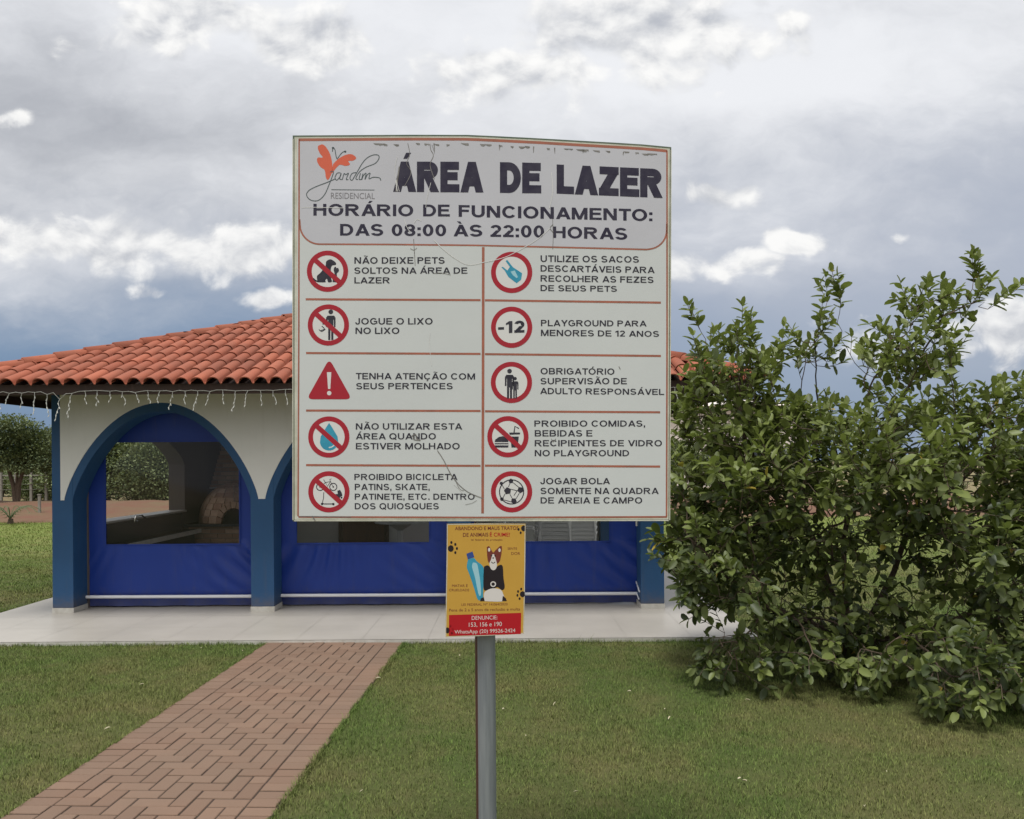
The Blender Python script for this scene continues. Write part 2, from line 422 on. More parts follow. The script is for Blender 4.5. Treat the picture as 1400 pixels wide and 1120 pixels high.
def tag(o, label=None, cat=None, group=None, kind=None):
    if label: o['label'] = label
    if cat: o['category'] = cat
    if group: o['group'] = group
    if kind: o['kind'] = kind
    return o
def thing(name, label, cat, loc=(0, 0, 0), group=None):
    o = bpy.data.objects.new(name, None); o.empty_display_size = 0.2
    COL.objects.link(o); o.location = loc
    return tag(o, label, cat, group)
def link_mesh(name, me, m, parent=None):
    me.materials.append(M[m]); o = bpy.data.objects.new(name, me); COL.objects.link(o)
    if parent is not None: o.parent = parent
    return o
def copy_tree(o, parent=None):
    c = o.copy(); COL.objects.link(c); c.parent = parent
    for ch in list(o.children): copy_tree(ch, c)
    return c
def ray(px, py):
    u, v = (px - CX) / F, (HY - py) / F
    return Vector((u * cr + v * sr, 1.0, -u * sr + v * cr))
def at(px, py, d):
    q = ray(px, py) * d
    return Vector((q.x, q.y, q.z + EYE))

# ------------------------------------------------------------------ ground
FLOOR = 0.04
MB().add([(-900, -60, -0.03), (900, -60, -0.03), (900, 1500, -0.03), (-900, 1500, -0.03)], [(0, 1, 2, 3)]).build('ground', 'ground', recalc=False)['kind'] = 'structure'
def lawn_sheet():
    b = MB(); nx, ny = 60, 40
    xs = np.linspace(-30, 30, nx + 1); ys = np.linspace(-6, 24.5, ny + 1)
    vs = [(x, y, 0.0 if y < 24 else -0.01) for y in ys for x in xs]
    fs = [(j * (nx + 1) + i, j * (nx + 1) + i + 1, (j + 1) * (nx + 1) + i + 1, (j + 1) * (nx + 1) + i) for j in range(ny) for i in range(nx)]
    b.add(vs, fs); return b
lawn_sheet().build('lawn', 'lawn', recalc=False)['kind'] = 'structure'
def dirt_bank():
    b = MB(); nx = 160
    xs = np.linspace(-60, 60, nx + 1); prof = [(23.6, -0.02), (24.6, 0.06), (26, 0.13), (28, 0.24), (30, 0.33), (31.5, 0.30), (33.5, 0.12), (35, -0.06)]
    vs = []
    for y, z in prof:
        for x in xs:
            vs.append((x, y + rng.normal(0, 0.22), z + (rng.normal(0, 0.035) if z > 0.05 else 0)))
    n = nx + 1
    fs = [(j * n + i, j * n + i + 1, (j + 1) * n + i + 1, (j + 1) * n + i) for j in range(len(prof) - 1) for i in range(nx)]
    b.add(vs, fs); return b
dirt_bank().build('dirt_bank', 'red_earth', smooth=True, recalc=False)['kind'] = 'structure'

# patio slab with tile joints
SX0, SX1, SY0, SY1 = -5.76, 2.30, 7.53, 15.0
def patio():
    b = MB()
    b.box(SX0, SX1, SY0, SY1, -0.04, FLOOR - 0.004)
    o = b.build('patio', 'blue_base'); o['kind'] = 'structure'
    t = MB(); s = 0.62; g = 0.0013
    y = SY0
    while y < SY1 - 0.01:
        y2 = min(y + s, SY1); x = SX0
        while x < SX1 - 0.01:
            x2 = min(x + s, SX1)
            t.add([(x + g, y + g, FLOOR), (x2 - g, y + g, FLOOR), (x2 - g, y2 - g, FLOOR), (x + g, y2 - g, FLOOR)], [(0, 1, 2, 3)])
            x = x2
        y = y2
    k = t.build('paving_tiles', 'slab', recalc=False); k.parent = o
patio()

# brick path: soldier borders and a herringbone field
def brick_path():
    A0 = np.array((-1.665, SY0)); A1 = np.array((-1.93, 0.2))
    L = np.linalg.norm(A1 - A0); d = (A1 - A0) / L; side = np.array((-d[1], d[0]))
    if side[0] < 0: side = -side
    W = 0.645
    base = MB(); p = [A0 - side * W, A0 + side * W, A1 + side * W, A1 - side * W]
    base.add([(q[0], q[1], 0.0125) for q in p], [(0, 1, 2, 3)])
    o = base.build('path', 'sand', recalc=False); o['kind'] = 'structure'
    b = MB(); g = 0.0046
    def brick(u0, u1, v0, v1):
        # u across, v along; bevelled top
        t = random.random(); zt = 0.017 + random.uniform(-0.0015, 0.002)
        e = 0.003; vs = []
        for (uu, vv, zz) in ((u0 + g, v0 + g, 0.004), (u1 - g, v0 + g, 0.004), (u1 - g, v1 - g, 0.004), (u0 + g, v1 - g, 0.004),
                             (u0 + g, v0 + g, zt - e), (u1 - g, v0 + g, zt - e), (u1 - g, v1 - g, zt - e), (u0 + g, v1 - g, zt - e),
                             (u0 + g + e, v0 + g + e, zt), (u1 - g - e, v0 + g + e, zt), (u1 - g - e, v1 - g - e, zt), (u0 + g + e, v1 - g - e, zt)):
            q = A0 + side * uu + d * vv; vs.append((q[0], q[1], zz))
        fs = [(0, 1, 5, 4), (1, 2, 6, 5), (2, 3, 7, 6), (3, 0, 4, 7), (4, 5, 9, 8), (5, 6, 10, 9), (6, 7, 11, 10), (7, 4, 8, 11), (8, 9, 10, 11)]
        b.add(vs, fs, t)
    w = 0.097
    v = 0.0
    while v < L:
        ofs = random.uniform(-0.012, 0.012)
        brick(-W + ofs * 0.6, -W + 0.165, v, v + w)
        brick(W - 0.165, W + ofs, v, v + w)
        v += w
    U0, U1 = -W + 0.165, W - 0.165
    # 90 degree herringbone on unit cells
    n = int(L / w) + 6
    nu = 10; cw = (U1 - U0) / nu
    for j in range(-4, n):
        for i in range(-4, nu + 4):
            k = (i - j) % 4
            if k == 0: u0, u1, v0, v1 = i, i + 2, j, j + 1           # lying across
            elif k == 2: u0, u1, v0, v1 = i, i + 1, j - 1, j + 1      # lying along
            else: continue
            u0, u1 = max(u0, 0), min(u1, nu); v0, v1 = max(v0, 0), v1
            if u1 <= u0 or v1 <= v0 or v1 * w > L: continue
            brick(U0 + u0 * cw, U0 + u1 * cw, v0 * w, v1 * w)
    k = b.build('path_bricks', 'paver', recalc=False); k.parent = o
    return A0, d, side, W, L
PATH = brick_path()

# grass blades (uncountable: one object)
def in_path(x, y, pad=0.0):
    A0, d, side, W, L = PATH
    u = (x - A0[0]) * side[0] + (y - A0[1]) * side[1]
    return np.abs(u) < W - 0.004 + pad
def grass():
    regs = [(-7.6, 7.2, 3.0, 7.55, 8000, 0.021, 0.0029), (-14, SX0 - 0.0, 7.55, 15, 2000, 0.026, 0.006), (SX1, 9.5, 7.55, 12, 2600, 0.026, 0.005),
            (-22, SX0, 15, 24, 420, 0.035, 0.013), (3, 18, 12, 24, 380, 0.035, 0.013)]
    P = []
    for (x0, x1, y0, y1, dens, h, w) in regs:
        n = int((x1 - x0) * (y1 - y0) * dens)
        x = rng.uniform(x0, x1, n); y = rng.uniform(y0, y1, n)
        k = ~in_path(x, y) if y0 < 7 else np.ones(n, bool)
        k &= np.abs(x) < y * 0.85 + 1.4
        k &= ~((x > SX0 - 0.004) & (x < SX1 + 0.004) & (y > SY0 - 0.004))
        x, y = x[k], y[k]; n = len(x)
        P.append(np.stack([x, y, np.full(n, h), np.full(n, w)], 1))
    # longer fringe along the slab and the path edge
    n = 5200; x = rng.uniform(SX0, 4.5, n); y = SY0 - np.abs(rng.normal(0, 0.02, n)) - 0.004
    k = ~in_path(x, y); P.append(np.stack([x[k], y[k], np.full(k.sum(), 0.034), np.full(k.sum(), 0.003)], 1))
    A0, d, side, W, L = PATH
    n = 9000; v = rng.uniform(0, L - 2.5, n); s = rng.choice([-1, 1], n); u = s * (W + np.abs(rng.normal(0, 0.018, n)) - 0.012)
    P.append(np.stack([A0[0] + side[0] * u + d[0] * v, A0[1] + side[1] * u + d[1] * v, np.full(n, 0.03), np.full(n, 0.003)], 1))
    P = np.concatenate(P); n = len(P)
    def wob(f, ph): return np.sin(P[:, 0] * f + ph + 1.7 * np.sin(P[:, 1] * f * 0.8 + ph * 2)) * np.sin(P[:, 1] * f * 1.1 + ph * 3 + 1.3 * np.sin(P[:, 0] * f * 0.7))
    cl = 0.5 + 0.25 * wob(2.3, 0.4) + 0.25 * wob(7.1, 1.9)
    keep = rng.random(n) < 0.55 + 0.45 * np.clip(cl * 1.4, 0, 1); P, cl = P[keep], cl[keep]; n = len(P)
    tall = rng.random(n) < 0.004
    P[:, 2] *= (0.65 + 0.7 * cl) * np.where(tall, 2.0, 1.0)
    a = rng.uniform(0, 2 * np.pi, n); lean = rng.uniform(0.25, 1.15, n); ln = P[:, 2] * rng.uniform(0.6, 1.55, n)
    b = a + rng.normal(0, 0.6, n) + np.pi / 2
    dx, dy = np.cos(a), np.sin(a); wx, wy = np.cos(b) * P[:, 3] / 2, np.sin(b) * P[:, 3] / 2
    V = np.zeros((n, 5, 3), np.float32)
    x, y = P[:, 0], P[:, 1]
    V[:, 0] = np.stack([x - wx, y - wy, np.zeros(n)], 1); V[:, 1] = np.stack([x + wx, y + wy, np.zeros(n)], 1)
    m = 0.55; mh = ln * m * np.cos(lean * 0.5); mr = ln * m * np.sin(lean * 0.5)
    V[:, 2] = np.stack([x - wx * 0.8 + dx * mr, y - wy * 0.8 + dy * mr, mh], 1); V[:, 3] = np.stack([x + wx * 0.8 + dx * mr, y + wy * 0.8 + dy * mr, mh], 1)
    th = mh + ln * 0.45 * np.cos(lean * 1.25); tr = mr + ln * 0.45 * np.sin(lean * 1.25)
    V[:, 4] = np.stack([x + dx * tr, y + dy * tr, np.maximum(th, 0.002)], 1)
    base = (np.arange(n) * 5)[:, None]
    loops = (base + np.array([0, 1, 3, 2, 2, 3, 4])).ravel(); sizes = np.tile([4, 3], n)
    tint = np.repeat(rng.random(n), 5)
    o = link_mesh('grass', fast_mesh('grass', V.reshape(-1, 3), loops, sizes, tint), 'blades')
    tag(o, 'short mown green and straw coloured lawn grass', 'grass', kind='stuff')
grass()

# ------------------------------------------------------------------ kiosk
KX0, KX1, KY0, KY1 = -5.15, 1.694, 9.0, 13.75
WT = 0.30                                   # front wall thickness
PIL = [(-5.15, -4.917), (-2.93, -2.671), (-0.728, -0.466), (1.432, 1.694)]
ZSPR, WTOP = 1.30, 2.74
NEXP = 1.68
def sup(a, b, n=None, k=48):
    pts = []
    for i in range(k + 1):
        c = math.cos(math.pi * (1 - i / k))
        pts.append((a * c, b * max(0.0, 1 - c * c) ** (1 / 1.3)))
    return pts
kiosk = thing('kiosk', 'white and blue arched barbecue kiosk under an orange clay tile roof', 'kiosk', ((KX0 + KX1) / 2, KY0, FLOOR))
def arch_strip(b, cx, zs, a, bb, top, y0, y1, axis='x', n=None):
    """solid between an arch curve and a straight top"""
    pts = sup(a, bb, n)
    N = len(pts); vs = []
    for (u, h) in pts:
        for yy in (y0, y1):
            for zz in (zs + h, top):
                vs.append((cx + u, yy, zz) if axis == 'x' else (yy, cx + u, zz))
    fs = []
    for i in range(N - 1):
        o = i * 4; q = o + 4
        fs += [(o, q, q + 1, o + 1), (o + 2, o + 3, q + 3, q + 2), (o, o + 2, q + 2, q)]
    b.add(vs, fs)
def kiosk_walls():
    # blue arches between the pillars
    for i, (x0, x1) in enumerate(PIL):
        p = MB(); p.box(x0, x1, KY0, KY0 + WT, FLOOR + 0.055, WTOP)
        po = p.build('pillar', 'blue_paint', kiosk, bevel=0.006)
        q = MB(); q.box(x0 - 0.004, x1 + 0.004, KY0 - 0.006, KY0 + WT + 0.004, FLOOR, FLOOR + 0.055)
        q.build('skirting', 'blue_base', po)
    b = MB()
    for (x0, x1) in ((PIL[0][1], PIL[1][0]), (PIL[1][1], PIL[2][0]), (PIL[2][1], PIL[3][0])):
        arch_strip(b, (x0 + x1) / 2, ZSPR, (x1 - x0) / 2, 0.985, WTOP, KY0 + 0.002, KY0 + WT - 0.002)
    b.build('arch_wall', 'blue_paint', kiosk, smooth=True)
    # white plaster field, 4 mm proud of the blue
    w = MB(); yf = KY0 - 0.006; yb = KY0 + 0.004
    band = 0.092
    cent = [((PIL[i][1] + PIL[i + 1][0]) / 2, (PIL[i + 1][0] - PIL[i][1]) / 2 + band) for i in range(3)]
    for (c, a) in cent: arch_strip(w, c, ZSPR, a, 1.085, WTOP - 0.005, yf, yb)
    edges = [KX0 + 0.10] + sum([[c - a, c + a] for c, a in cent], []) + [KX1 - 0.09]
    for k in range(0, 8, 2):
        w.box(edges[k], edges[k + 1], yf, yb, ZSPR, WTOP - 0.005)
    w.build('plaster_face', 'plaster', kiosk)
    # left and right side walls with a wide opening over a half wall
    for sx, (xa, xb) in (('l', (KX0, KX0 + 0.24)), ('r', (KX1 - 0.24, KX1))):
        s = MB(); y0, y1 = KY0 + WT, KY1
        oy0, oy1, sill = (9.54, 12.06, 0.985) if sx == 'l' else (9.6, 13.3, FLOOR + 0.02)
        s.box(xa + 0.002, xb, y0, oy0, FLOOR, WTOP); s.box(xa + 0.002, xb, oy1, y1, FLOOR, WTOP); s.box(xa + 0.002, xb, oy0, oy1, FLOOR, sill)
        s.box(xa + 0.002, xb, oy0, oy1, 2.13, WTOP)
        arch_strip(s, (oy0 + oy1) / 2, 1.69, (oy1 - oy0) / 2, 0.42, 2.13, xa + 0.002, xb, axis='y')
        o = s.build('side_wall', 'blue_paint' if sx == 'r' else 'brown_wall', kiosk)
        c = MB(); c.box(xa - 0.02, xb + 0.03, oy0 + 0.002, oy1 - 0.002, sill, sill + 0.025); c.build('sill', 'sill', o)
    s = MB(); s.box(KX0 + 0.24, KX1 - 0.24, KY1 - 0.15, KY1 - 0.002, FLOOR, WTOP); bw = s.build('back_wall', 'inner_wall', kiosk)
    d = MB(); d.box(-2.86, -2.16, KY1 - 0.19, KY1 - 0.152, FLOOR, 2.12); do = d.build('door', 'door', kiosk)
    h = MB(); h.tube([(-2.25, KY1 - 0.24, 1.05), (-2.36, KY1 - 0.24, 1.05)], 0.012); h.tube([(-2.25, KY1 - 0.24, 1.05), (-2.25, KY1 - 0.19, 1.05)], 0.012); h.build('handle', 'chrome', do)
    f = MB(); f.box(-2.93, -2.862, KY1 - 0.2, KY1 - 0.152, FLOOR, 2.19); f.box(-2.158, -2.09, KY1 - 0.2, KY1 - 0.152, FLOOR, 2.19); f.box(-2.862, -2.158, KY1 - 0.2, KY1 - 0.152, 2.122, 2.19)
    f.build('door_frame', 'dark_wood', do)
kiosk_walls()

EX0, EX1, EY0, EY1 = -5.99, 2.53, 8.2, 14.4
EZ, SL = 2.53, 0.394
def roof():
    yc = (EY0 + EY1) / 2; run = yc - EY0
    # clay tiles: barrel profile in courses, one bmesh per slope, cut along the hips
    def slope(w0, w1, run, place, planes):
        pitch = 0.161; course = 0.345; b = MB(); ang = math.atan(SL); ca, sa = math.cos(ang), math.sin(ang)
        slen = run / ca + 0.05; nc = int(slen / course) + 1; ncol = int((w1 - w0) / pitch) + 1
        prof = []
        for i in range(11):                                     # cover (half round), then the narrow channel
            q = math.pi * i / 10
            prof.append((0.40 - 0.40 * math.cos(q), 0.050 * math.sin(q)))
        prof += [(0.86, -0.016), (0.94, -0.016), (1.0, 0.0)]
        NP = len(prof)
        for j in range(nc):
            for i in range(ncol):
                s0 = j * course - (0.035 if j == 0 else 0.0); s1 = (j + 1) * course + 0.045
                jx = random.uniform(-0.004, 0.004); jz = random.uniform(-0.002, 0.003); tn = min(1, max(0, random.gauss(0.5, 0.24)))
                vs = []
                for (s, lift) in ((s0, 0.013), (s1, 0.0)):
                    for (t, h) in prof:
                        k = 1.0 if lift else 0.93
                        u = w0 + (i + 0.5 + (t - 0.5) * k) * pitch + jx
                        hh = (h if lift else h * 0.92) + lift + jz
                        vs.append(place(u, s * ca - hh * sa, s * sa + hh * ca))
                for (t, h) in prof:
                    u = w0 + (i + t) * pitch + jx; hh = h + 0.013 - 0.011 + jz
                    vs.append(place(u, s0 * ca - hh * sa, s0 * sa + hh * ca))
                fs = [(k, k + 1, k + NP + 1, k + NP) for k in range(NP - 1)] + [(k, k + 2 * NP, k + 2 * NP + 1, k + 1) for k in range(NP - 1)]
                b.add(vs, fs, tn)
        o = b.build('roof_tiles', 'tile', kiosk, recalc=False)
        bm = bmesh.new(); bm.from_mesh(o.data)
        for co, no in planes:
            co = Vector(co) - kiosk.location
            bmesh.ops.bisect_plane(bm, geom=bm.verts[:] + bm.edges[:] + bm.faces[:], plane_co=co, plane_no=no, clear_outer=True)
        for f in bm.faces: f.smooth = True
        bm.to_mesh(o.data); bm.free()
        o.data.set_sharp_from_angle(angle=R(50))
        return o
    m = 0.07
    slope(EX0, EX1, run, lambda u, r, h: (u, EY0 + r, EZ + h), [((EX0 - m, EY0, 0), (-1, 1, 0)), ((EX1 + m, EY0, 0), (1, 1, 0))])
    slope(-EX1, -EX0, run, lambda u, r, h: (-u, EY1 - r, EZ + h), [((EX0 - m, EY1, 0), (-1, -1, 0)), ((EX1 + m, EY1, 0), (1, -1, 0))])
    slope(EY0, EY1, run, lambda u, r, h: (EX0 + r, u, EZ + h), [((EX0, EY0 - m, 0), (1, -1, 0)), ((EX0, EY1 + m, 0), (1, 1, 0))])
    slope(-EY1, -EY0, run, lambda u, r, h: (EX1 - r, -u, EZ + h), [((EX1, EY0 - m, 0), (-1, -1, 0)), ((EX1, EY1 + m, 0), (-1, 1, 0))])
    # hip and ridge caps: overlapping half rounds
    def caps(p0, p1):
        p0, p1 = Vector(p0), Vector(p1); d = p1 - p0; L = d.length; d.normalize()
        a = d.cross(Vector((0, 0, 1))).normalized(); up = a.cross(d); b = MB()
        n = int(L / 0.335) + 1; st = L / n
        for i in range(n):
            tn = random.random()
            vs = []
            for (s, r, l) in ((i * st - 0.02, 0.086, 0.012), ((i + 1) * st + 0.03, 0.072, 0.004), (i * st - 0.02, 0.070, 0.010)):
                for k in range(9):
                    t = math.pi * k / 8
                    vs.append(p0 + d * s + a * (math.cos(t) * r) + up * (math.sin(t) * r * 0.9 + l - 0.02))
            fs = [(k, k + 1, k + 10, k + 9) for k in range(8)] + [(k, k + 18, k + 19, k + 1) for k in range(8)]
            b.add(vs, fs, tn)
        o = b.build('hip_cap', 'tile', kiosk, recalc=False)
        o.data.polygons.foreach_set('use_smooth', [True] * len(o.data.polygons))
    zr = EZ + SL * run + 0.02; zz = EZ + 0.025
    P1, P2 = (EX0 + run, yc, zr), (EX1 - run, yc, zr)
    caps((EX0 - 0.02, EY0 - 0.02, zz), P1); caps((EX1 + 0.02, EY0 - 0.02, zz), P2); caps((EX0 - 0.02, EY1 + 0.02, zz), P1); caps((EX1 + 0.02, EY1 + 0.02, zz), P2); caps(P1, P2)
    # boarded underside and fascia
    c = MB(); i_ = 0.06; zb = EZ - 0.03
    v = [(EX0 + i_, EY0 + i_, zb), (EX1 - i_, EY0 + i_, zb), (EX1 - i_, EY1 - i_, zb), (EX0 + i_, EY1 - i_, zb), (P1[0], yc, zr - 0.12), (P2[0], yc, zr - 0.12)]
    c.add(v, [(0, 1, 5, 4), (1, 2, 5), (2, 3, 4, 5), (3, 0, 4)]); c.build('ceiling', 'dark_wood', kiosk, recalc=False)
    f = MB(); f0, f1, th = EZ - 0.115, EZ - 0.012, 0.03
    f.box(EX0 + 0.05, EX1 - 0.05, EY0 + 0.05, EY0 + 0.05 + th, f0, f1); f.box(EX0 + 0.05, EX1 - 0.05, EY1 - 0.05 - th, EY1 - 0.05, f0, f1)
    f.box(EX0 + 0.05, EX0 + 0.05 + th, EY0 + 0.08, EY1 - 0.08, f0, f1); f.box(EX1 - 0.05 - th, EX1 - 0.05, EY0 + 0.08, EY1 - 0.08, f0, f1)
    f.build('fascia', 'dark_wood', kiosk)
    x = EX0 + 0.5
    while x < EX1 - 0.4:
        rf = MB(); rf.prism_x([(EY0 + 0.082, EZ - 0.115), (KY0 + 0.1, EZ - 0.115 + SL * (KY0 + 0.1 - EY0 - 0.08)), (KY0 + 0.1, EZ - 0.04 + SL * (KY0 + 0.1 - EY0 - 0.08)), (EY0 + 0.082, EZ - 0.04)], x, x + 0.05); rf.build('rafter', 'dark_wood', kiosk)
        x += 0.62
roof()

# icicle lights along the eave
def icicle():
    y = EY0 + 0.035; z0 = EZ - 0.088
    t = thing('string_lights', 'white icicle string lights hanging along the dark eave board', 'string lights', (EX0, y, z0))
    xs = np.arange(EX0 + 0.08, EX1 - 0.05, 0.1285); pts = []
    for i, x in enumerate(xs):
        sag = 0.0
        if i in (9, 10): sag = -0.07 if i == 10 else -0.03
        pts.append((x, y, z0 + sag + random.uniform(-0.010, 0.010) - 0.006 * math.sin(i * 1.3)))
        pts.append((x + 0.064, y, z0 + sag * 0.4 + random.uniform(-0.006, 0.006) + 0.006))
    MB().tube(pts, 0.0032, 5).build('cable', 'wire', t, smooth=True)
    for i, x in enumerate(xs):
        p = Vector(pts[2 * i]); L = random.choice((0.10, 0.14, 0.19, 0.22, 0.13)) * random.uniform(0.85, 1.1)
        n = max(3, int(L / 0.035)); q = [p.copy()]; kx = random.uniform(-0.012, 0.012)
        for j in range(1, n + 1):
            q.append(Vector((p.x + kx * j + random.uniform(-0.012, 0.012), p.y - random.uniform(0, 0.01), p.z - L * j / n)))
        b = MB(); b.tube(q, 0.0030, 4)
        for c in q[1:]:
            b.tube([c, c + Vector((random.uniform(-0.012, 0.012), -0.004, -0.022))], [0.0060, 0.0035], 5)
        b.build('strand', 'wire', t)
icicle()

# roll-down canvas curtains with a clear window
def curtain(x0, x1, wx0, wx1, label):
    y = KY0 + WT + 0.03; zb, zt = 0.055, 2.55; wz0, wz1 = 0.772, 1.952
    t = thing('curtain', label, 'curtain', ((x0 + x1) / 2, y, FLOOR), 'canvas curtains in the kiosk arches')
    b = MB(); nx, nz = 90, 90
    xs = sorted(set(list(np.linspace(x0, x1, nx)) + [wx0, wx1])); zs = sorted(set(list(np.linspace(zb, zt, nz)) + [wz0, wz1]))
    ph = random.uniform(0, 6); cxm = (wx0 + wx1) / 2
    def dy(x, z):
        d = 0.006 * math.sin(3.1 * x + ph) + 0.004 * math.sin(9 * x + 4 * z)
        if z < wz0 + 0.02:
            k = max(0.0, min(1.0, (wz0 - z) / 0.08)) * max(0.0, min(1.0, (z - 0.20) / 0.35))
            q = (x - cxm) * (1 - 0.75 * (wz0 - z)) - 0.15 * (wz0 - z)
            d += k * 0.017 * (math.sin(q * 38 + 2 * math.sin(q * 7 + ph)) * (0.25 + 0.75 * max(0, math.sin(q * 2.2 + ph + 0.7))))
            k2 = max(0.0, min(1, (x - wx1 + 0.7) / 0.7)) * max(0, min(1, (z - 0.2) / 0.1))
            d += k2 * 0.013 * math.sin((x * 0.8 - z * -1.15) * 24 + ph)
        if z < 0.19: d += 0.012 * math.sin(14 * x + ph) * (0.19 - z) / 0.13 + 0.01
        return d
    idx = {}
    vs = []
    for j, z in enumerate(zs):
        for i, x in enumerate(xs):
            idx[i, j] = len(vs); vs.append((x, y + dy(x, z), z))
    fs = []
    for j in range(len(zs) - 1):
        for i in range(len(xs) - 1):
            mx, mz = (xs[i] + xs[i + 1]) / 2, (zs[j] + zs[j + 1]) / 2
            if wx0 < mx < wx1 and wz0 < mz < wz1: continue
            fs.append((idx[i, j], idx[i + 1, j], idx[i + 1, j + 1], idx[i, j + 1]))
    b.add(vs, fs); b.build('canvas', 'canvas', t, smooth=True, recalc=False)
    w = MB(); n = 24; vs = []
    for j in range(n + 1):
        for i in range(n + 1):
            x = wx0 + (wx1 - wx0) * i / n; z = wz0 + (wz1 - wz0) * j / n
            vs.append((x, y + 0.004 + 0.003 * math.sin(x * 8 + ph) + 0.0025 * math.sin(z * 7 + x * 3), z))
    w.add(vs, [(j * (n + 1) + i, j * (n + 1) + i + 1, (j + 1) * (n + 1) + i + 1, (j + 1) * (n + 1) + i) for j in range(n) for i in range(n)])
    w.build('window', 'sheet', t, smooth=True, recalc=False)
    s = MB(); e = 0.012
    for (a0, a1, c0, c1) in ((wx0 - e, wx1 + e, wz0 - e, wz0), (wx0 - e, wx1 + e, wz1, wz1 + e), (wx0 - e, wx0, wz0, wz1), (wx1, wx1 + e, wz0, wz1)):
        s.box(a0, a1, y - 0.016, y - 0.012, c0, c1)
    s.build('window_hem', 'canvas', t)
    MB().tube([(x0 + 0.0, y - 0.055, 0.172), (x1 - 0.0, y - 0.055, 0.166)], 0.019, 12).build('bar', 'white_bar', t, smooth=True)
    return t
curtain(-4.930, -2.92, -4.707, -3.164, 'blue canvas curtain in the leftmost arch, brick oven seen through its clear window')
curtain(-2.685, -0.716, -2.500, -0.967, 'blue canvas curtain in the middle arch, brown door seen through its clear window')
c3 = curtain(-0.480, 1.445, -0.237, 1.120, 'blue canvas curtain in the right arch, white chairs seen through its clear window')
b = MB(); y = KY0 + WT + 0.03
b.tube([(1.425, y - 0.06, 0.17), (1.425, KY0 + 0.10, 0.13)], 0.008, 6); b.tube([(1.425, y - 0.03, 0.30), (1.425, KY0 + 0.06, 0.22)], 0.008, 6)
b.build('side_bracket', 'white_bar', c3)
b = MB(); b.tube([(1.42, KY0 + 0.2, 0.95), (1.418, KY0 + 0.2, 1.4), (1.42, KY0 + 0.2, 2.2)], 0.012, 8); b.build('pull_cord', 'wire', c3)

# ------------------------------------------------------------------ inside the kiosk
def counter():
    t = thing('counter', 'dark granite sink counter along the left kiosk wall', 'counter', (-4.75, 10.6, FLOOR))
    b = MB(); b.box(-4.905, -4.62, 9.45, 11.9, 0.70, 0.735); b.build('counter_top', 'granite', t, bevel=0.004)
    b = MB(); b.box(-4.905, -4.885, 9.45, 11.9, 0.737, 0.975); b.build('backsplash', 'granite', t)
    b = MB(); b.box(-4.618, -4.60, 9.45, 11.9, 0.685, 0.742); b.build('front_edge', 'sill', t)
    b = MB(); b.box(-4.90, -4.66, 9.6, 11.8, FLOOR, 0.698); b.build('cabinet', 'black', t)
    b = MB(); b.tube([(-4.86, 10.35, 0.955), (-4.86, 10.35, 0.99), (-4.84, 10.36, 1.03), (-4.78, 10.38, 1.04), (-4.74, 10.39, 1.0)], 0.011, 8)
    b.tube([(-4.86, 10.35, 0.965), (-4.80, 10.30, 0.975)], 0.009, 6); b.build('faucet', 'chrome', t, smooth=True)
counter()
def brick_courses(b, x0, x1, y, z0, z1, inx0=0, inx1=0):
    """bricks on a front face, tapering by inx0/inx1 towards the top"""
    z = z0; j = 0
    while z < z1 - 0.02:
        f = (z - z0) / (z1 - z0); a0, a1 = x0 + inx0 * f, x1 - inx1 * f
        x = a0 - (0.11 if j % 2 else 0)
        while x < a1:
            l, r = max(x, a0) + 0.005, min(x + 0.22, a1) - 0.005
            if r - l > 0.03: b.box(l, r, y - 0.012 - random.uniform(0, 0.004), y + 0.02, z + 0.005, min(z + 0.065, z1) - 0.004, random.random())
            x += 0.22
        z += 0.068; j += 1
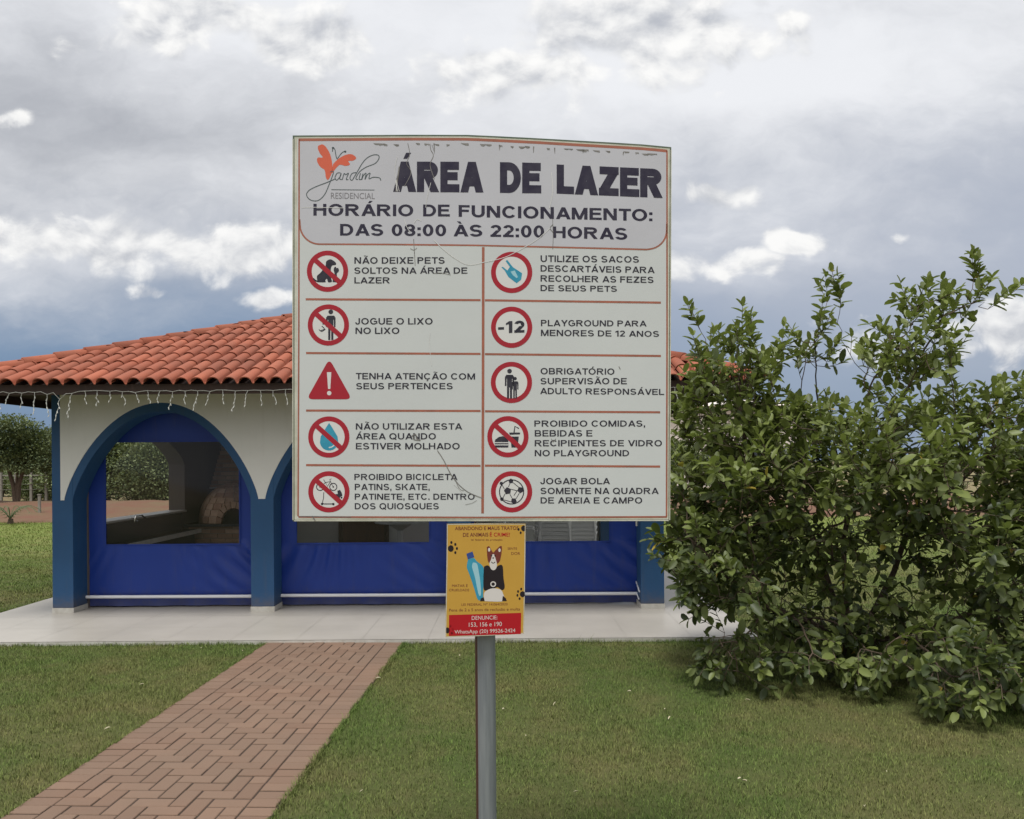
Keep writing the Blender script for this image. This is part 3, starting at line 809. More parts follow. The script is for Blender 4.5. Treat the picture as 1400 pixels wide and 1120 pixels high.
def barbecue():
    t = thing('brick_oven', 'domed brick oven on a brick base in the kiosk corner', 'oven', (-4.4, 12.4, FLOOR))
    b = MB(); b.box(-4.86, -3.86, 12.08, 13.2, FLOOR, 0.76); b.build('base', 'mortar', t)
    b = MB(); brick_courses(b, -4.86, -3.86, 12.08, FLOOR, 0.76); b.build('base_bricks', 'brick', t)
    b = MB(); b.box(-4.9, -3.82, 11.98, 13.2, 0.762, 0.80); b.build('slab', 'granite', t)
    # dome of ring courses, brick by brick
    d = MB(); cx, cy, cz, rx, rz = -4.38, 12.6, 0.80, 0.50, 0.60
    for j in range(9):
        a0, a1 = j * math.pi / 18, (j + 1) * math.pi / 18 - 0.012; n = max(6, int(22 * math.cos(a0)))
        for i in range(n):
            t0 = 2 * math.pi * (i + 0.5 * (j % 2)) / n; t1 = t0 + 2 * math.pi / n - 0.03 / max(0.3, math.cos(a0)); vs = []
            for rr in (1.0, 0.9):
                for (a, tt) in ((a0, t0), (a0, t1), (a1, t1), (a1, t0)):
                    vs.append((cx + rx * rr * math.cos(a) * math.cos(tt), cy + rx * rr * math.cos(a) * math.sin(tt), cz + rz * rr * math.sin(a)))
            d.add(vs, [(0, 1, 2, 3), (4, 7, 6, 5), (0, 4, 5, 1), (1, 5, 6, 2), (2, 6, 7, 3), (3, 7, 4, 0)], random.random())
    d.build('dome', 'brick', t)
    s = MB()
    for j in range(13):
        for i in range(24): pass
    ring = [[(cx + 0.485 * math.cos(j * math.pi / 24) * math.cos(i * math.pi / 12), cy + 0.485 * math.cos(j * math.pi / 24) * math.sin(i * math.pi / 12), cz + 0.585 * math.sin(j * math.pi / 24)) for i in range(24)] for j in range(13)]
    s.add([p for r_ in ring for p in r_], [(j * 24 + i, j * 24 + (i + 1) % 24, (j + 1) * 24 + (i + 1) % 24, (j + 1) * 24 + i) for j in range(12) for i in range(24)])
    s.build('dome_mortar', 'mortar', t, smooth=True, recalc=False)
    a = MB()
    for k in range(9):
        t0, t1 = math.pi * k / 9 + 0.02, math.pi * (k + 1) / 9 - 0.02; vs = []
        for yy in (12.0, 12.3):
            for (rr, tt) in ((0.19, t0), (0.27, t0), (0.27, t1), (0.19, t1)):
                vs.append((-4.16 + rr * math.cos(tt), yy, 0.80 + rr * 1.25 * math.sin(tt)))
        a.add(vs, [(0, 1, 2, 3), (4, 7, 6, 5), (0, 4, 5, 1), (1, 5, 6, 2), (2, 6, 7, 3), (3, 7, 4, 0)], random.random())
    a.build('mouth_arch', 'brick', t)
    m = MB(); m.prism_y([(-4.16 + 0.188 * math.cos(math.pi * k / 10), 0.801 + 0.235 * math.sin(math.pi * k / 10)) for k in range(11)], 12.06, 12.2); m.build('mouth', 'black', t)  # solid near-black plug, its colour standing in for the dark hollow
    c = MB(); c.prism_y([(-4.88, 1.30), (-3.70, 1.30), (-3.86, 1.75), (-3.95, 2.9), (-4.60, 2.9), (-4.66, 2.05)], 13.0, 13.58); c.build('chimney', 'mortar', t)
    c = MB()
    for (z0, z1, a0, a1, i_) in ((1.30, 2.05, -4.88, -3.74, 0.22), (2.05, 2.9, -4.66, -3.93, 0.05)): brick_courses(c, a0, a1, 13.0, z0, z1, i_, 0.15 if z0 < 2 else 0.03)
    c.build('chimney_bricks', 'brick', t)
    c = MB(); c.box(-4.88, -4.74, 12.96, 12.984, 1.30, 1.325); c.build('ledge', 'sill', t)
barbecue()
def make_chair():
    t = thing('plastic_chair', '', 'chair', (0, 0, 0), 'stacked white plastic chairs')
    b = MB(); b.box(-0.22, 0.22, -0.22, 0.22, 0.42, 0.435); b.box(-0.22, 0.22, -0.235, -0.222, 0.39, 0.435); b.build('seat', 'chair', t, bevel=0.004)
    k = MB()
    for s in (-1, 1): k.tube([(s * 0.20, 0.20, 0.44), (s * 0.205, 0.26, 0.66), (s * 0.175, 0.30, 0.86)], [0.024, 0.020, 0.018], 8)
    k.tube([(-0.175, 0.30, 0.86), (-0.09, 0.305, 0.895), (0.09, 0.305, 0.895), (0.175, 0.30, 0.86)], 0.020, 8)
    for j in range(7):
        z = 0.47 + j * 0.056; yy = 0.21 + (z - 0.44) * 0.22
        k.add([(-0.19, yy, z), (0.19, yy, z), (0.19, yy + 0.012, z + 0.030), (-0.19, yy + 0.012, z + 0.030), (-0.19, yy + 0.01, z), (0.19, yy + 0.01, z), (0.19, yy + 0.022, z + 0.030), (-0.19, yy + 0.022, z + 0.030)],
              [(0, 1, 2, 3), (7, 6, 5, 4), (0, 4, 5, 1), (3, 2, 6, 7), (0, 3, 7, 4), (1, 5, 6, 2)])
    k.build('backrest', 'chair', t, smooth=True)
    for sx in (-1, 1):
        for sy in (-1, 1):
            MB().tube([(sx * 0.20, sy * 0.20, 0.43), (sx * 0.245, sy * 0.25, 0.0)], [0.026, 0.018], 6).build('leg', 'chair', t)
        MB().tube([(sx * 0.205, 0.25, 0.64), (sx * 0.25, 0.05, 0.655), (sx * 0.25, -0.17, 0.645), (sx * 0.235, -0.21, 0.44)], 0.019, 8).build('armrest', 'chair', t, smooth=True)
    return t
ch0 = make_chair()
lab = {(0, 2): 'white slatted plastic chair on top of the left stack behind the clear window',
       (1, 2): 'white slatted plastic chair on top of the right stack behind the clear window'}
first = True
for s, (px_, dep) in enumerate(((757, 11.1), (789, 11.15))):
    for k in range(3):
        o = ch0 if first else copy_tree(ch0)
        first = False
        x = (px_ - 700) / F * dep
        o.location = (x, dep, FLOOR + 0.02 + k * 0.075); o.rotation_euler.z = math.pi + (0.05 if s else -0.03)
        side = 'left' if s == 0 else 'right'
        o['label'] = lab.get((s, k), f"white plastic chair, {'lowest' if k == 0 else 'middle one'} of the {side} stack behind the right curtain")
for i, (xx, yy, rz, lb) in enumerate(((0.15, 12.3, math.pi / 2, 'white plastic chair standing sideways left of the chair stacks'),)):
    o = copy_tree(ch0); o.location = (xx, yy, FLOOR); o.rotation_euler.z = rz; o['label'] = lb
t = thing('bar_table', 'round grey pedestal table behind the middle curtain window', 'table', (-1.62, 11.6, FLOOR))
b = MB(); b.tube([(-1.62, 11.6, 0.83), (-1.62, 11.6, 0.87)], 0.36, 28); b.build('tabletop', 'table', t)
b = MB(); b.tube([(-1.62, 11.6, 0.06), (-1.62, 11.6, 0.72), (-1.62, 11.6, 0.828)], [0.045, 0.045, 0.20], 16); b.build('pedestal', 'table', t, smooth=True)
b = MB(); b.tube([(-1.62, 11.6, FLOOR), (-1.62, 11.6, 0.07)], [0.24, 0.22], 20); b.build('foot', 'table', t)

# ------------------------------------------------------------------ sign
SA, SB = at(400, 500, 2.86), at(917, 500, 2.955)
SN = Vector((SB.y - SA.y, -(SB.x - SA.x), 0)).normalized()     # towards the camera
if SN.y > 0: SN = -SN
def on_sign(px, py, off=0.0):
    d = ray(px, py); P0 = SA + SN * 0.0
    o = Vector((0, 0, EYE)); k = (P0 - o).dot(SN) / d.dot(SN)
    return o + d * k + SN * (off * 0.3 if off > 0 else off)      # printed film: fractions of a millimetre

def text_data(s, bold, font_scale=1.0):
    cu = bpy.data.curves.new('t', 'FONT'); cu.body = s; cu.size = 1.0; cu.offset = bold; cu.resolution_u = 4
    ob = bpy.data.objects.new('t', cu); COL.objects.link(ob)
    dg = bpy.context.evaluated_depsgraph_get(); me = bpy.data.meshes.new_from_object(ob.evaluated_get(dg))
    V = np.zeros(len(me.vertices) * 3); me.vertices.foreach_get('co', V); V = V.reshape(-1, 3)[:, :2]
    Fs = [tuple(p.vertices) for p in me.polygons]
    bpy.data.objects.remove(ob); bpy.data.curves.remove(cu); bpy.data.meshes.remove(me)
    return V, Fs
def glyph(ch, t):
    """grotesque capitals drawn from bars, slanted bars and ring pieces; cap height 1; t = stem width"""
    h = t * 0.86; Q = []
    def Vb(x, y0=0, y1=1): Q.append([(x, y0), (x + t, y0), (x + t, y1), (x, y1)])
    def Hb(y, x0, x1): Q.append([(x0, y), (x1, y), (x1, y + h), (x0, y + h)])
    def Db(x0, y0, x1, y1, k=1.08): w = t * k / 2; Q.append([(x0 - w, y0), (x0 + w, y0), (x1 + w, y1), (x1 - w, y1)])
    def Ar(cx, cy, rx, ry, a0, a1, n=18):
        for i in range(n):
            p = [R(a0 + (a1 - a0) * j / n) for j in (i, i + 1)]
            Q.append([(cx + rx * math.cos(p[0]), cy + ry * math.sin(p[0])), (cx + rx * math.cos(p[1]), cy + ry * math.sin(p[1])),
                      (cx + (rx - t) * math.cos(p[1]), cy + (ry - h) * math.sin(p[1])), (cx + (rx - t) * math.cos(p[0]), cy + (ry - h) * math.sin(p[0]))])
    def bowl(y0, y1, W, cx): Hb(y1 - h, t * 0.9, cx); Hb(y0, t * 0.9, cx); Ar(cx, (y0 + y1) / 2, W - cx, (y1 - y0) / 2, -90, 90, 14)
    base = {'Á': 'A', 'À': 'A', 'Ã': 'A', 'É': 'E', 'Ó': 'O', 'Ç': 'C'}.get(ch, ch)
    W = {'A': 1.0, 'B': 0.88, 'C': 0.93, 'D': 0.90, 'E': 0.80, 'F': 0.74, 'G': 0.98, 'H': 0.88, 'I': t, 'J': 0.66, 'K': 0.94, 'L': 0.74, 'M': 1.06, 'N': 0.90, 'O': 1.02, 'P': 0.82, 'Q': 1.02, 'R': 0.95, 'S': 0.86,
         'T': 0.82, 'U': 0.88, 'V': 0.95, 'X': 0.95, 'Y': 0.95, 'Z': 0.84, '0': 0.72, '1': 0.46, '2': 0.72, '8': 0.74, ' ': 0.24, ':': t, '.': t, ',': t, '-': 0.42}[base]
    e = t * 0.55
    if base == 'A': Db(e, 0, W / 2, 1); Db(W - e, 0, W / 2, 1); Hb(0.20, W * 0.2, W * 0.8)
    elif base == 'B': Vb(0); bowl(0.5 - h / 2, 1, W * 0.94, W * 0.6); bowl(0, 0.5 + h / 2, W, W * 0.6)
    elif base == 'C': Ar(W / 2 + 0.02, 0.5, W / 2 + 0.02, 0.515, 38, 322, 30)
    elif base == 'D': Vb(0); bowl(0, 1, W, W * 0.44)
    elif base in 'EF':
        Vb(0); Hb(1 - h, t * 0.9, W); Hb(0.5 - h * 0.4, t * 0.9, W * 0.93)
        if base == 'E': Hb(0, t * 0.9, W + 0.02)
    elif base == 'G': Ar(W / 2, 0.5, W / 2, 0.515, 40, 315, 30); Hb(0.40, W * 0.52, W); Q.append([(W - t * 0.95, 0.12), (W, 0.12), (W, 0.42), (W - t * 0.95, 0.42)])
    elif base == 'H': Vb(0); Vb(W - t); Hb(0.5 - h * 0.4, t * 0.9, W - t * 0.9)
    elif base == 'I': Vb(0)
    elif base == 'J': Vb(W - t, 0.30); Ar(W / 2, 0.32, W / 2, 0.335, 180, 360)
    elif base == 'K': Vb(0); Db(t + 0.10, 0.42, W - e * 1.1, 1, 1.3); Db(W - e * 1.1, 0, t + 0.22, 0.60, 1.25)
    elif base == 'L': Vb(0); Hb(0, t * 0.9, W)
    elif base == 'M': Vb(0); Vb(W - t); Db(t * 0.62, 1, W / 2, 0, 1.0); Db(W - t * 0.62, 1, W / 2, 0, 1.0)
    elif base == 'N': Vb(0); Vb(W - t); Db(t * 0.6, 1, W - t * 0.6, 0, 1.15)
    elif base in 'OQ':
        Ar(W / 2, 0.5, W / 2, 0.515, 0, 360, 36)
        if base == 'Q': Q.append([(W * 0.52, 0.22), (W * 0.62, 0.32), (W * 1.0, 0.0), (W * 0.90, -0.10)])
    elif base in 'PR':
        Vb(0); bowl(0.42 if base == 'P' else 0.44, 1, W * (1 if base == 'P' else 0.95), W * 0.56)
        if base == 'R': Db(W - e * 1.05, 0, W * 0.52, 0.47, 1.2)
    elif base in 'S8':
        ry = (1.03 + h) / 4
        if base == 'S': Ar(W / 2, 1.015 - ry, W * 0.47, ry, 22, 270, 20); Ar(W / 2, ry - 0.015, W / 2, ry, -160, 90, 20)
        else: Ar(W / 2, 1.015 - ry, W * 0.47, ry, 0, 360, 28); Ar(W / 2, ry - 0.015, W / 2, ry, 0, 360, 28)
    elif base == 'T': Hb(1 - h, 0, W); Vb(W / 2 - t / 2, 0, 1 - h * 0.9)
    elif base == 'U': Vb(0, 0.36); Vb(W - t, 0.36); Ar(W / 2, 0.37, W / 2, 0.385, 180, 360, 20)
    elif base == 'V': Db(e, 1, W / 2, 0); Db(W - e, 1, W / 2, 0)
    elif base == 'X': Db(e * 1.1, 0, W - e * 1.1, 1, 1.25); Db(e * 1.1, 1, W - e * 1.1, 0, 1.25)
    elif base == 'Y': Db(e * 1.1, 1, W / 2, 0.42, 1.2); Db(W - e * 1.1, 1, W / 2, 0.42, 1.2); Vb(W / 2 - t / 2, 0, 0.46)
    elif base == 'Z': Hb(1 - h, 0.03, W); Hb(0, 0, W); Db(e * 1.3, h * 0.8, W - e * 1.3, 1 - h * 0.8, 1.35)
    elif base == '0': Ar(W / 2, 0.5, W / 2, 0.515, 0, 360, 32)
    elif base == '1': Vb(W - t); Q.append([(0, 0.66), (W - t * 0.5, 0.80), (W - t * 0.5, 1.0), (W - t * 0.9, 1.0), (0, 0.82)])
    elif base == '2': Ar(W / 2, 0.70, W / 2, 0.315, -35, 165, 18); Hb(0, 0, W); Db(e * 1.4, h * 0.7, W * 0.74, 0.56, 1.35)
    elif base == ':': Q.append([(0, 0), (t, 0), (t, t), (0, t)]); Q.append([(0, 0.52), (t, 0.52), (t, 0.52 + t), (0, 0.52 + t)])
    elif base in '.,':
        Q.append([(0, 0), (t, 0), (t, t), (0, t)])
        if base == ',': Q.append([(t * 0.35, 0.0), (t, 0.0), (t * 0.75, -t * 0.9), (0, -t * 0.9)])
    elif base == '-': Hb(0.30, 0, W)
    c = W / 2
    if ch in 'ÁÉÓ': Q.append([(c - 0.06, 1.09), (c + 0.10, 1.09), (c + 0.28, 1.29), (c + 0.06, 1.29)])
    elif ch == 'À': Q.append([(c + 0.06, 1.09), (c - 0.10, 1.09), (c - 0.28, 1.29), (c - 0.06, 1.29)])
    elif ch == 'Ã':
        P = [(c - 0.27 + 0.09 * i, 1.17 + 0.045 * math.sin(i * math.pi / 3)) for i in range(7)]
        for p, q in zip(P, P[1:]): Q.append([(p[0], p[1] - 0.05), (q[0], q[1] - 0.05), (q[0], q[1] + 0.05), (p[0], p[1] + 0.05)])
    elif ch == 'Ç': Q.append([(c - 0.02, -0.02), (c + 0.10, -0.02), (c + 0.16, -0.16), (c + 0.06, -0.26), (c - 0.12, -0.26), (c - 0.12, -0.19), (c + 0.02, -0.18)])
    return Q, W
def stroke_text(s, t):
    V, Fs, x = [], [], 0.0
    sb = 0.155 if t < 0.22 else 0.13 if t < 0.28 else 0.055
    for ch in s:
        Q, W = glyph(ch, t)
        for q in Q:
            o = len(V); V += [(x + a, b_) for a, b_ in q]; Fs.append(tuple(range(o, o + len(q))))
        k = 0.45 if ch in 'ÁÀÃATVYL' else 1.0
        x += W + sb * k
    return np.array(V), Fs
CAPS = {}
def cap_h(bold):
    if bold not in CAPS:
        V, _ = text_data('H', bold); CAPS[bold] = (V[:, 1].min(), V[:, 1].max())
    return CAPS[bold]
def put_text(b, s, x0, x1, yb0, yt0, yb1=None, yt1=None, bold=0.022, off=0.003):
    """text between two photo columns; baseline and cap line at each end"""
    if yb1 is None: yb1, yt1 = yb0, yt0
    if bold >= 0.1: (V, Fs), lo, hi = stroke_text(s, bold), 0.0, 1.0
    else: V, Fs = text_data(s, bold); lo, hi = cap_h(bold)
    a, c = V[:, 0].min(), V[:, 0].max(); vs = []
    for (x, y) in V:
        u = (x - a) / (c - a); v = (y - lo) / (hi - lo)
        yb = yb0 + (yb1 - yb0) * u; yt = yt0 + (yt1 - yt0) * u
        vs.append(on_sign(x0 + (x1 - x0) * u, yb + (yt - yb) * v, off))
    if bold >= 0.1:
        for k, f in enumerate(Fs):
            for i in f: vs[i] = vs[i] + SN * (0.00004 * (k % 6))
    b.add(vs, Fs)
def poly(b, pts, off): b.add([on_sign(x, y, off) for x, y in pts], [tuple(range(len(pts)))])
def disc(b, cx, cy, r, off, ry=None, n=40, a0=0, a1=2 * math.pi):
    ry = ry or r
    poly(b, [(cx + r * math.cos(a0 + (a1 - a0) * i / n), cy + ry * math.sin(a0 + (a1 - a0) * i / n)) for i in range(n)], off)
def ring(b, cx, cy, r0, r1, off, n=56):
    vs = []
    for i in range(n):
        t = 2 * math.pi * i / n
        vs += [on_sign(cx + r0 * math.cos(t), cy + r0 * math.sin(t), off), on_sign(cx + r1 * math.cos(t), cy + r1 * math.sin(t), off)]
    b.add(vs, [(2 * i, 2 * i + 1, (2 * i + 3) % (2 * n), (2 * i + 2) % (2 * n)) for i in range(n)])
def bar(b, p, q, w, off):
    dx, dy = q[0] - p[0], q[1] - p[1]; L = math.hypot(dx, dy); nx, ny = -dy / L * w / 2, dx / L * w / 2
    poly(b, [(p[0] + nx, p[1] + ny), (q[0] + nx, q[1] + ny), (q[0] - nx, q[1] - ny), (p[0] - nx, p[1] - ny)], off)
def catmull(P, k=6):
    P = [P[0]] + list(P) + [P[-1]]; out = []
    for i in range(1, len(P) - 2):
        p0, p1, p2, p3 = [np.array(q, float) for q in P[i - 1:i + 3]]
        for j in range(k):
            t = j / k
            out.append(tuple(0.5 * (2 * p1 + (p2 - p0) * t + (2 * p0 - 5 * p1 + 4 * p2 - p3) * t * t + (3 * p1 - p0 - 3 * p2 + p3) * t ** 3)))
    out.append(tuple(P[-1])); return out
def stroke(b, P, w, off, smooth=True):
    Q = catmull(P) if smooth and len(P) > 2 else P
    vs = []
    for i, p in enumerate(Q):
        a, c = Q[max(i - 1, 0)], Q[min(i + 1, len(Q) - 1)]
        dx, dy = c[0] - a[0], c[1] - a[1]; L = math.hypot(dx, dy) or 1
        ww = w[0] + (w[1] - w[0]) * i / (len(Q) - 1) if isinstance(w, tuple) else w
        nx, ny = -dy / L * ww / 2, dx / L * ww / 2
        vs += [on_sign(p[0] + nx, p[1] + ny, off), on_sign(p[0] - nx, p[1] - ny, off)]
    b.add(vs, [(2 * i, 2 * i + 1, 2 * i + 3, 2 * i + 2) for i in range(len(Q) - 1)])
def Z1(P, ox=390, oy=170, k=4.0): return [(x / k + ox, y / k + oy) for x, y in P]

TOP = [(400, 185), (470, 184.6), (560, 184), (640, 184.2), (680, 186), (740, 189), (790, 192), (840, 194.8), (885, 197.6), (918.5, 201)]
def top_y(x): return float(np.interp(x, [p[0] for p in TOP], [p[1] for p in TOP]))
def inset(dx0, dx1, dt, db):
    xs = np.linspace(400 + dx0, 918 - dx1, 14)
    return [(x, top_y(x) + dt) for x in xs] + [(916.2 - dx1 * 1.0, 712.5 - db), (400 + dx0, 713 - db)]
def slab_poly(name, pts, f0, f1, m, parent):
    n = len(pts); b = MB()
    b.add([on_sign(x, y, f1) for x, y in pts] + [on_sign(x, y, f0) for x, y in pts],
          [tuple(range(n)), tuple(range(2 * n - 1, n - 1, -1))] + [(i, (i + 1) % n, (i + 1) % n + n, i + n) for i in range(n)])
    return b.build(name, m, parent)
PX = on_sign(661, 700); POST = Vector((PX.x, PX.y + 0.072, 0))
sign = thing('sign_board', 'large white leisure area rules board on a grey steel post', 'sign', POST)
def build_sign():
    b = MB(); b.tube([(POST.x, POST.y, -0.4), (POST.x, POST.y, 2.80)], 0.0378, 28); b.build('post', 'post', sign, smooth=True)
    b = MB(); b.tube([(POST.x, POST.y, 0.0), (POST.x, POST.y, 0.02)], [0.11, 0.09], 20); b.build('footing', 'concrete', sign)
    slab_poly('frame', inset(0, 0, 0, 0), -0.034, -0.002, 'frame_green', sign)
    f = slab_poly('frame_face', inset(2.6, 2.2, 2.6, 2.2), -0.0015, 0.0, 'cream', sign)
    e = MB(); stroke(e, [(400.6, 190), (400.4, 450), (400.6, 711)], 1.6, 0.0004, False); stroke(e, [(917.6, 205), (916.6, 450), (915.6, 711)], 1.3, 0.0004, False)
    stroke(e, [(402, 712), (914, 711.6)], 1.6, 0.0004, False); e.build('edge_strip', 'cream', sign)
    slab_poly('panel', inset(6.5, 5.0, 5.2, 4.4), 0.0005, 0.001, 'panel', sign)
    # header field with rounded lower corners
    xs = np.linspace(410, 911, 12); hp = [(x, top_y(x) + 8) for x in xs]
    hp += [(911.3, 325)] + [(885 + 26 * math.cos(t), 316 + 24 * math.sin(t)) for t in np.linspace(0.1, math.pi / 2, 8)]
    hp += [(780, 337.5), (650, 334.5), (530, 333.2)] + [(437 - 27 * math.sin(t), 307 + 26 * math.cos(t)) for t in np.linspace(0, math.pi / 2 - 0.1, 8)]
    slab_poly('header_field', hp, 0.0012, 0.0016, 'header', sign)
    # rust red rules
    o = 0.0022
    b = MB(); stroke(b, [(x, top_y(x) + 6.4) for x in np.linspace(409, 912, 30)], 3.8, o, False)
    stroke(b, [(409, 190), (408.6, 450), (407.6, 706)], 2.1, o, False); stroke(b, [(911.8, 206), (911.9, 450), (911.2, 707)], 2.1, o, False)
    stroke(b, [(408, 706.8), (660, 707.6), (911.5, 706.8)], 2.4, o, False)
    stroke(b, [(409.6, 300)] + [(437 - 27 * math.sin(t), 307 + 27 * math.cos(t)) for t in np.linspace(math.pi / 2 - 0.2, 0, 9)] + [(530, 334.4), (650, 335.6), (780, 338.7), (884, 341.4)] + [(885 + 26.3 * math.cos(t), 316 + 25 * math.sin(t)) for t in np.linspace(math.pi / 2 - 0.1, 0.05, 9)] + [(911.6, 306)], 2.2, o, False)
    b.build('border_line', 'rust_line', sign)
    for P in ([(418, 409.3), (657, 410.5)], [(418.5, 482.8), (657, 484)], [(418.5, 561.4), (657, 562)], [(418.5, 636), (657, 637)],
              [(663, 410.7), (903.5, 413.9)], [(663, 484.3), (903.5, 486.8)], [(663, 562.4), (902.5, 563.8)], [(663, 636.7), (902.5, 638)], [(660.7, 338), (660.4, 520), (659.8, 702)]):
        b = MB(); stroke(b, P, 2.9 if len(P) == 2 else 3.6, o, False); b.build('dividing_line', 'rust_line', sign)
    # headings
    T = 0.0026
    def words(rows, m='ink', bold=0.19):
        for r_ in rows:
            b = MB(); put_text(b, *r_, bold=bold, off=T); b.build('lettering', m, sign, recalc=False)
    words([('ÁREA', 537.5, 661, 262.5, 221, 263.5, 221.5), ('DE', 683.5, 740, 264, 221.8, 264.6, 223), ('LAZER', 761, 906, 265, 225, 271, 231.5)], 'ink_navy', 0.31)
    words([('HORÁRIO', 428.5, 565, 295, 278.8, 295.8, 280), ('DE', 578.5, 615, 296, 279.8, 296.2, 280), ('FUNCIONAMENTO:', 627, 892, 296.6, 280.4, 302.6, 286.4)], 'ink_navy', 0.225)
    words([('DAS', 465, 524, 322.3, 306.3, 322.6, 306.6), ('08:00', 535.5, 610, 322.6, 306.8, 323, 307.2), ('ÀS', 620, 659.5, 323.3, 307.4, 323.6, 307.6), ('22:00', 670.5, 744, 324, 307.8, 325, 308.6), ('HORAS', 756, 857.5, 325.4, 309.8, 328, 312)], 'ink_navy', 0.225)
    L = [[('NÃO DEIXE PETS', 484.5, 608, 360.6, 351.8), ('SOLTOS NA ÁREA DE', 484.5, 639, 374.3, 365.8), ('LAZER', 484.5, 533, 387.6, 379.2)],
         [('JOGUE O LIXO', 485.5, 591.5, 443.7, 435), ('NO LIXO', 486, 546, 456.6, 448)],
         [('TENHA ATENÇÃO COM', 486.5, 649.5, 518.6, 510, 519, 510.6), ('SEUS PERTENCES', 487, 619, 532.2, 523.8)],
         [('NÃO UTILIZAR ESTA', 486.5, 632, 587.4, 578.8), ('ÁREA QUANDO', 486.5, 596, 600.8, 592.4), ('ESTIVER MOLHADO', 486.5, 628.5, 614.4, 605.8)],
         [('PROIBIDO BICICLETA', 484.5, 625.5, 656.3, 648), ('PATINS, SKATE,', 485, 587.5, 670, 661.6), ('PATINETE, ETC. DENTRO', 485, 649, 683.2, 675), ('DOS QUIOSQUES', 485, 600, 696.3, 688)],
         [('UTILIZE OS SACOS', 739, 873.5, 358.2, 349.2, 359.2, 350.6), ('DESCARTÁVEIS PARA', 739, 895, 371.3, 362.7, 373.6, 365), ('RECOLHER AS FEZES', 739, 893.5, 385, 376.4, 387, 378.6), ('DE SEUS PETS', 739, 843.5, 398, 389.8, 399, 391.2)],
         [('PLAYGROUND PARA', 739.5, 884, 446, 437.4, 446.4, 438.6), ('MENORES DE 12 ANOS', 739.5, 901, 459.4, 450.8, 460.6, 452.8)],
         [('OBRIGATÓRIO', 739, 840, 511.8, 503.2, 512.4, 504), ('SUPERVISÃO DE', 739, 857, 525.4, 517), ('ADULTO RESPONSÁVEL', 738.5, 908, 538.8, 530.4, 540, 532)],
         [('PROIBIDO COMIDAS,', 730.5, 882, 583.3, 575), ('BEBIDAS E', 731, 810, 596.8, 588.2), ('RECIPIENTES DE VIDRO', 731, 905, 610.2, 601.8), ('NO PLAYGROUND', 731, 860, 623.8, 615.4)],
         [('JOGAR BOLA', 738.5, 834, 662, 653.6), ('SOMENTE NA QUADRA', 739, 900.5, 675.4, 667), ('DE AREIA E CAMPO', 739, 878, 688.4, 680)]]
    for rows in L: words(rows, 'ink', 0.195)
    # logo
    lg = MB()
    lg_o = T
    poly(lg, catmull(Z1([(180, 118), (205, 111), (228, 132), (250, 178), (258, 250), (236, 303), (222, 290), (216, 252), (192, 233), (175, 205), (178, 183), (205, 182), (190, 160), (179, 135), (180, 118)]))[:-1], lg_o)
    poly(lg, catmull(Z1([(262, 218), (290, 190), (330, 168), (365, 165), (388, 184), (372, 199), (345, 202), (354, 220), (330, 228), (300, 222), (280, 238), (254, 268), (262, 218)]))[:-1], lg_o)
    logo = lg.build('logo', 'orange', sign, recalc=False)
    sc = MB(); w = 1.15; zo = T + 0.0004
    for P in ([(245, 262), (264, 262), (240, 330), (215, 385), (180, 417), (140, 415), (117, 390), (127, 365), (165, 343), (230, 318), (275, 298)],
              [(302, 266), (284, 268), (272, 292), (282, 306), (300, 286), (306, 268), (298, 298), (312, 303)],
              [(312, 303), (322, 270), (330, 276), (346, 268), (338, 288), (334, 303), (345, 302)],
              [(388, 264), (365, 270), (354, 295), (366, 306), (385, 275), (430, 202), (470, 172), (505, 168), (513, 185), (492, 214), (440, 236), (405, 262), (386, 296), (398, 303)],
              [(412, 268), (404, 300), (418, 302)], [(425, 270), (418, 303), (428, 280), (442, 268), (436, 302), (448, 278), (464, 268), (458, 298), (482, 290), (516, 294), (522, 308)],
              [(258, 150), (262, 128), (272, 140), (276, 165), (282, 190)], [(330, 150), (316, 152), (300, 168), (284, 192)]):
        stroke(sc, Z1(P), w, zo)
    disc(sc, *Z1([(261, 130)])[0], 1.5, zo); disc(sc, *Z1([(328, 150)])[0], 1.5, zo)
    stroke(sc, Z1([(252, 358), (488, 360)]), 0.9, zo, False)
    sc.build('script', 'logo_grey', logo, recalc=False)
    rs = MB(); put_text(rs, 'RESIDENCIAL', 452.5, 512.5, 271.8, 263.6, 272.2, 264.2, bold=0.0, off=zo); rs.build('lettering', 'logo_pale', logo, recalc=False)
    # pictograms
    def picto(cx, cy, slash, r=28.2):
        w_ = MB(); disc(w_, cx, cy, r - 5, 0.0018); p = w_.build('pictogram', 'sign_white', sign, recalc=False)
        g = MB(); ring(g, cx, cy, r - 6.6, r, T); g.build('ring', 'red', p, recalc=False)
        if slash:
            k = (r - 4) * math.cos(R(42)); h = (r - 4) * math.sin(R(42))
            q = MB(); bar(q, (cx - k, cy - h), (cx + k, cy + h), 6.6, T + 0.0008); q.build('slash', 'red', p, recalc=False)
        return p
    Y = T + 0.0003
    def sym(p, fn, m='ink'):
        b = MB(); fn(b); b.build('symbol', m, p, recalc=False)
    def K8(P): return [(x / 8 + 415, y / 8 + 340) for x, y in P]
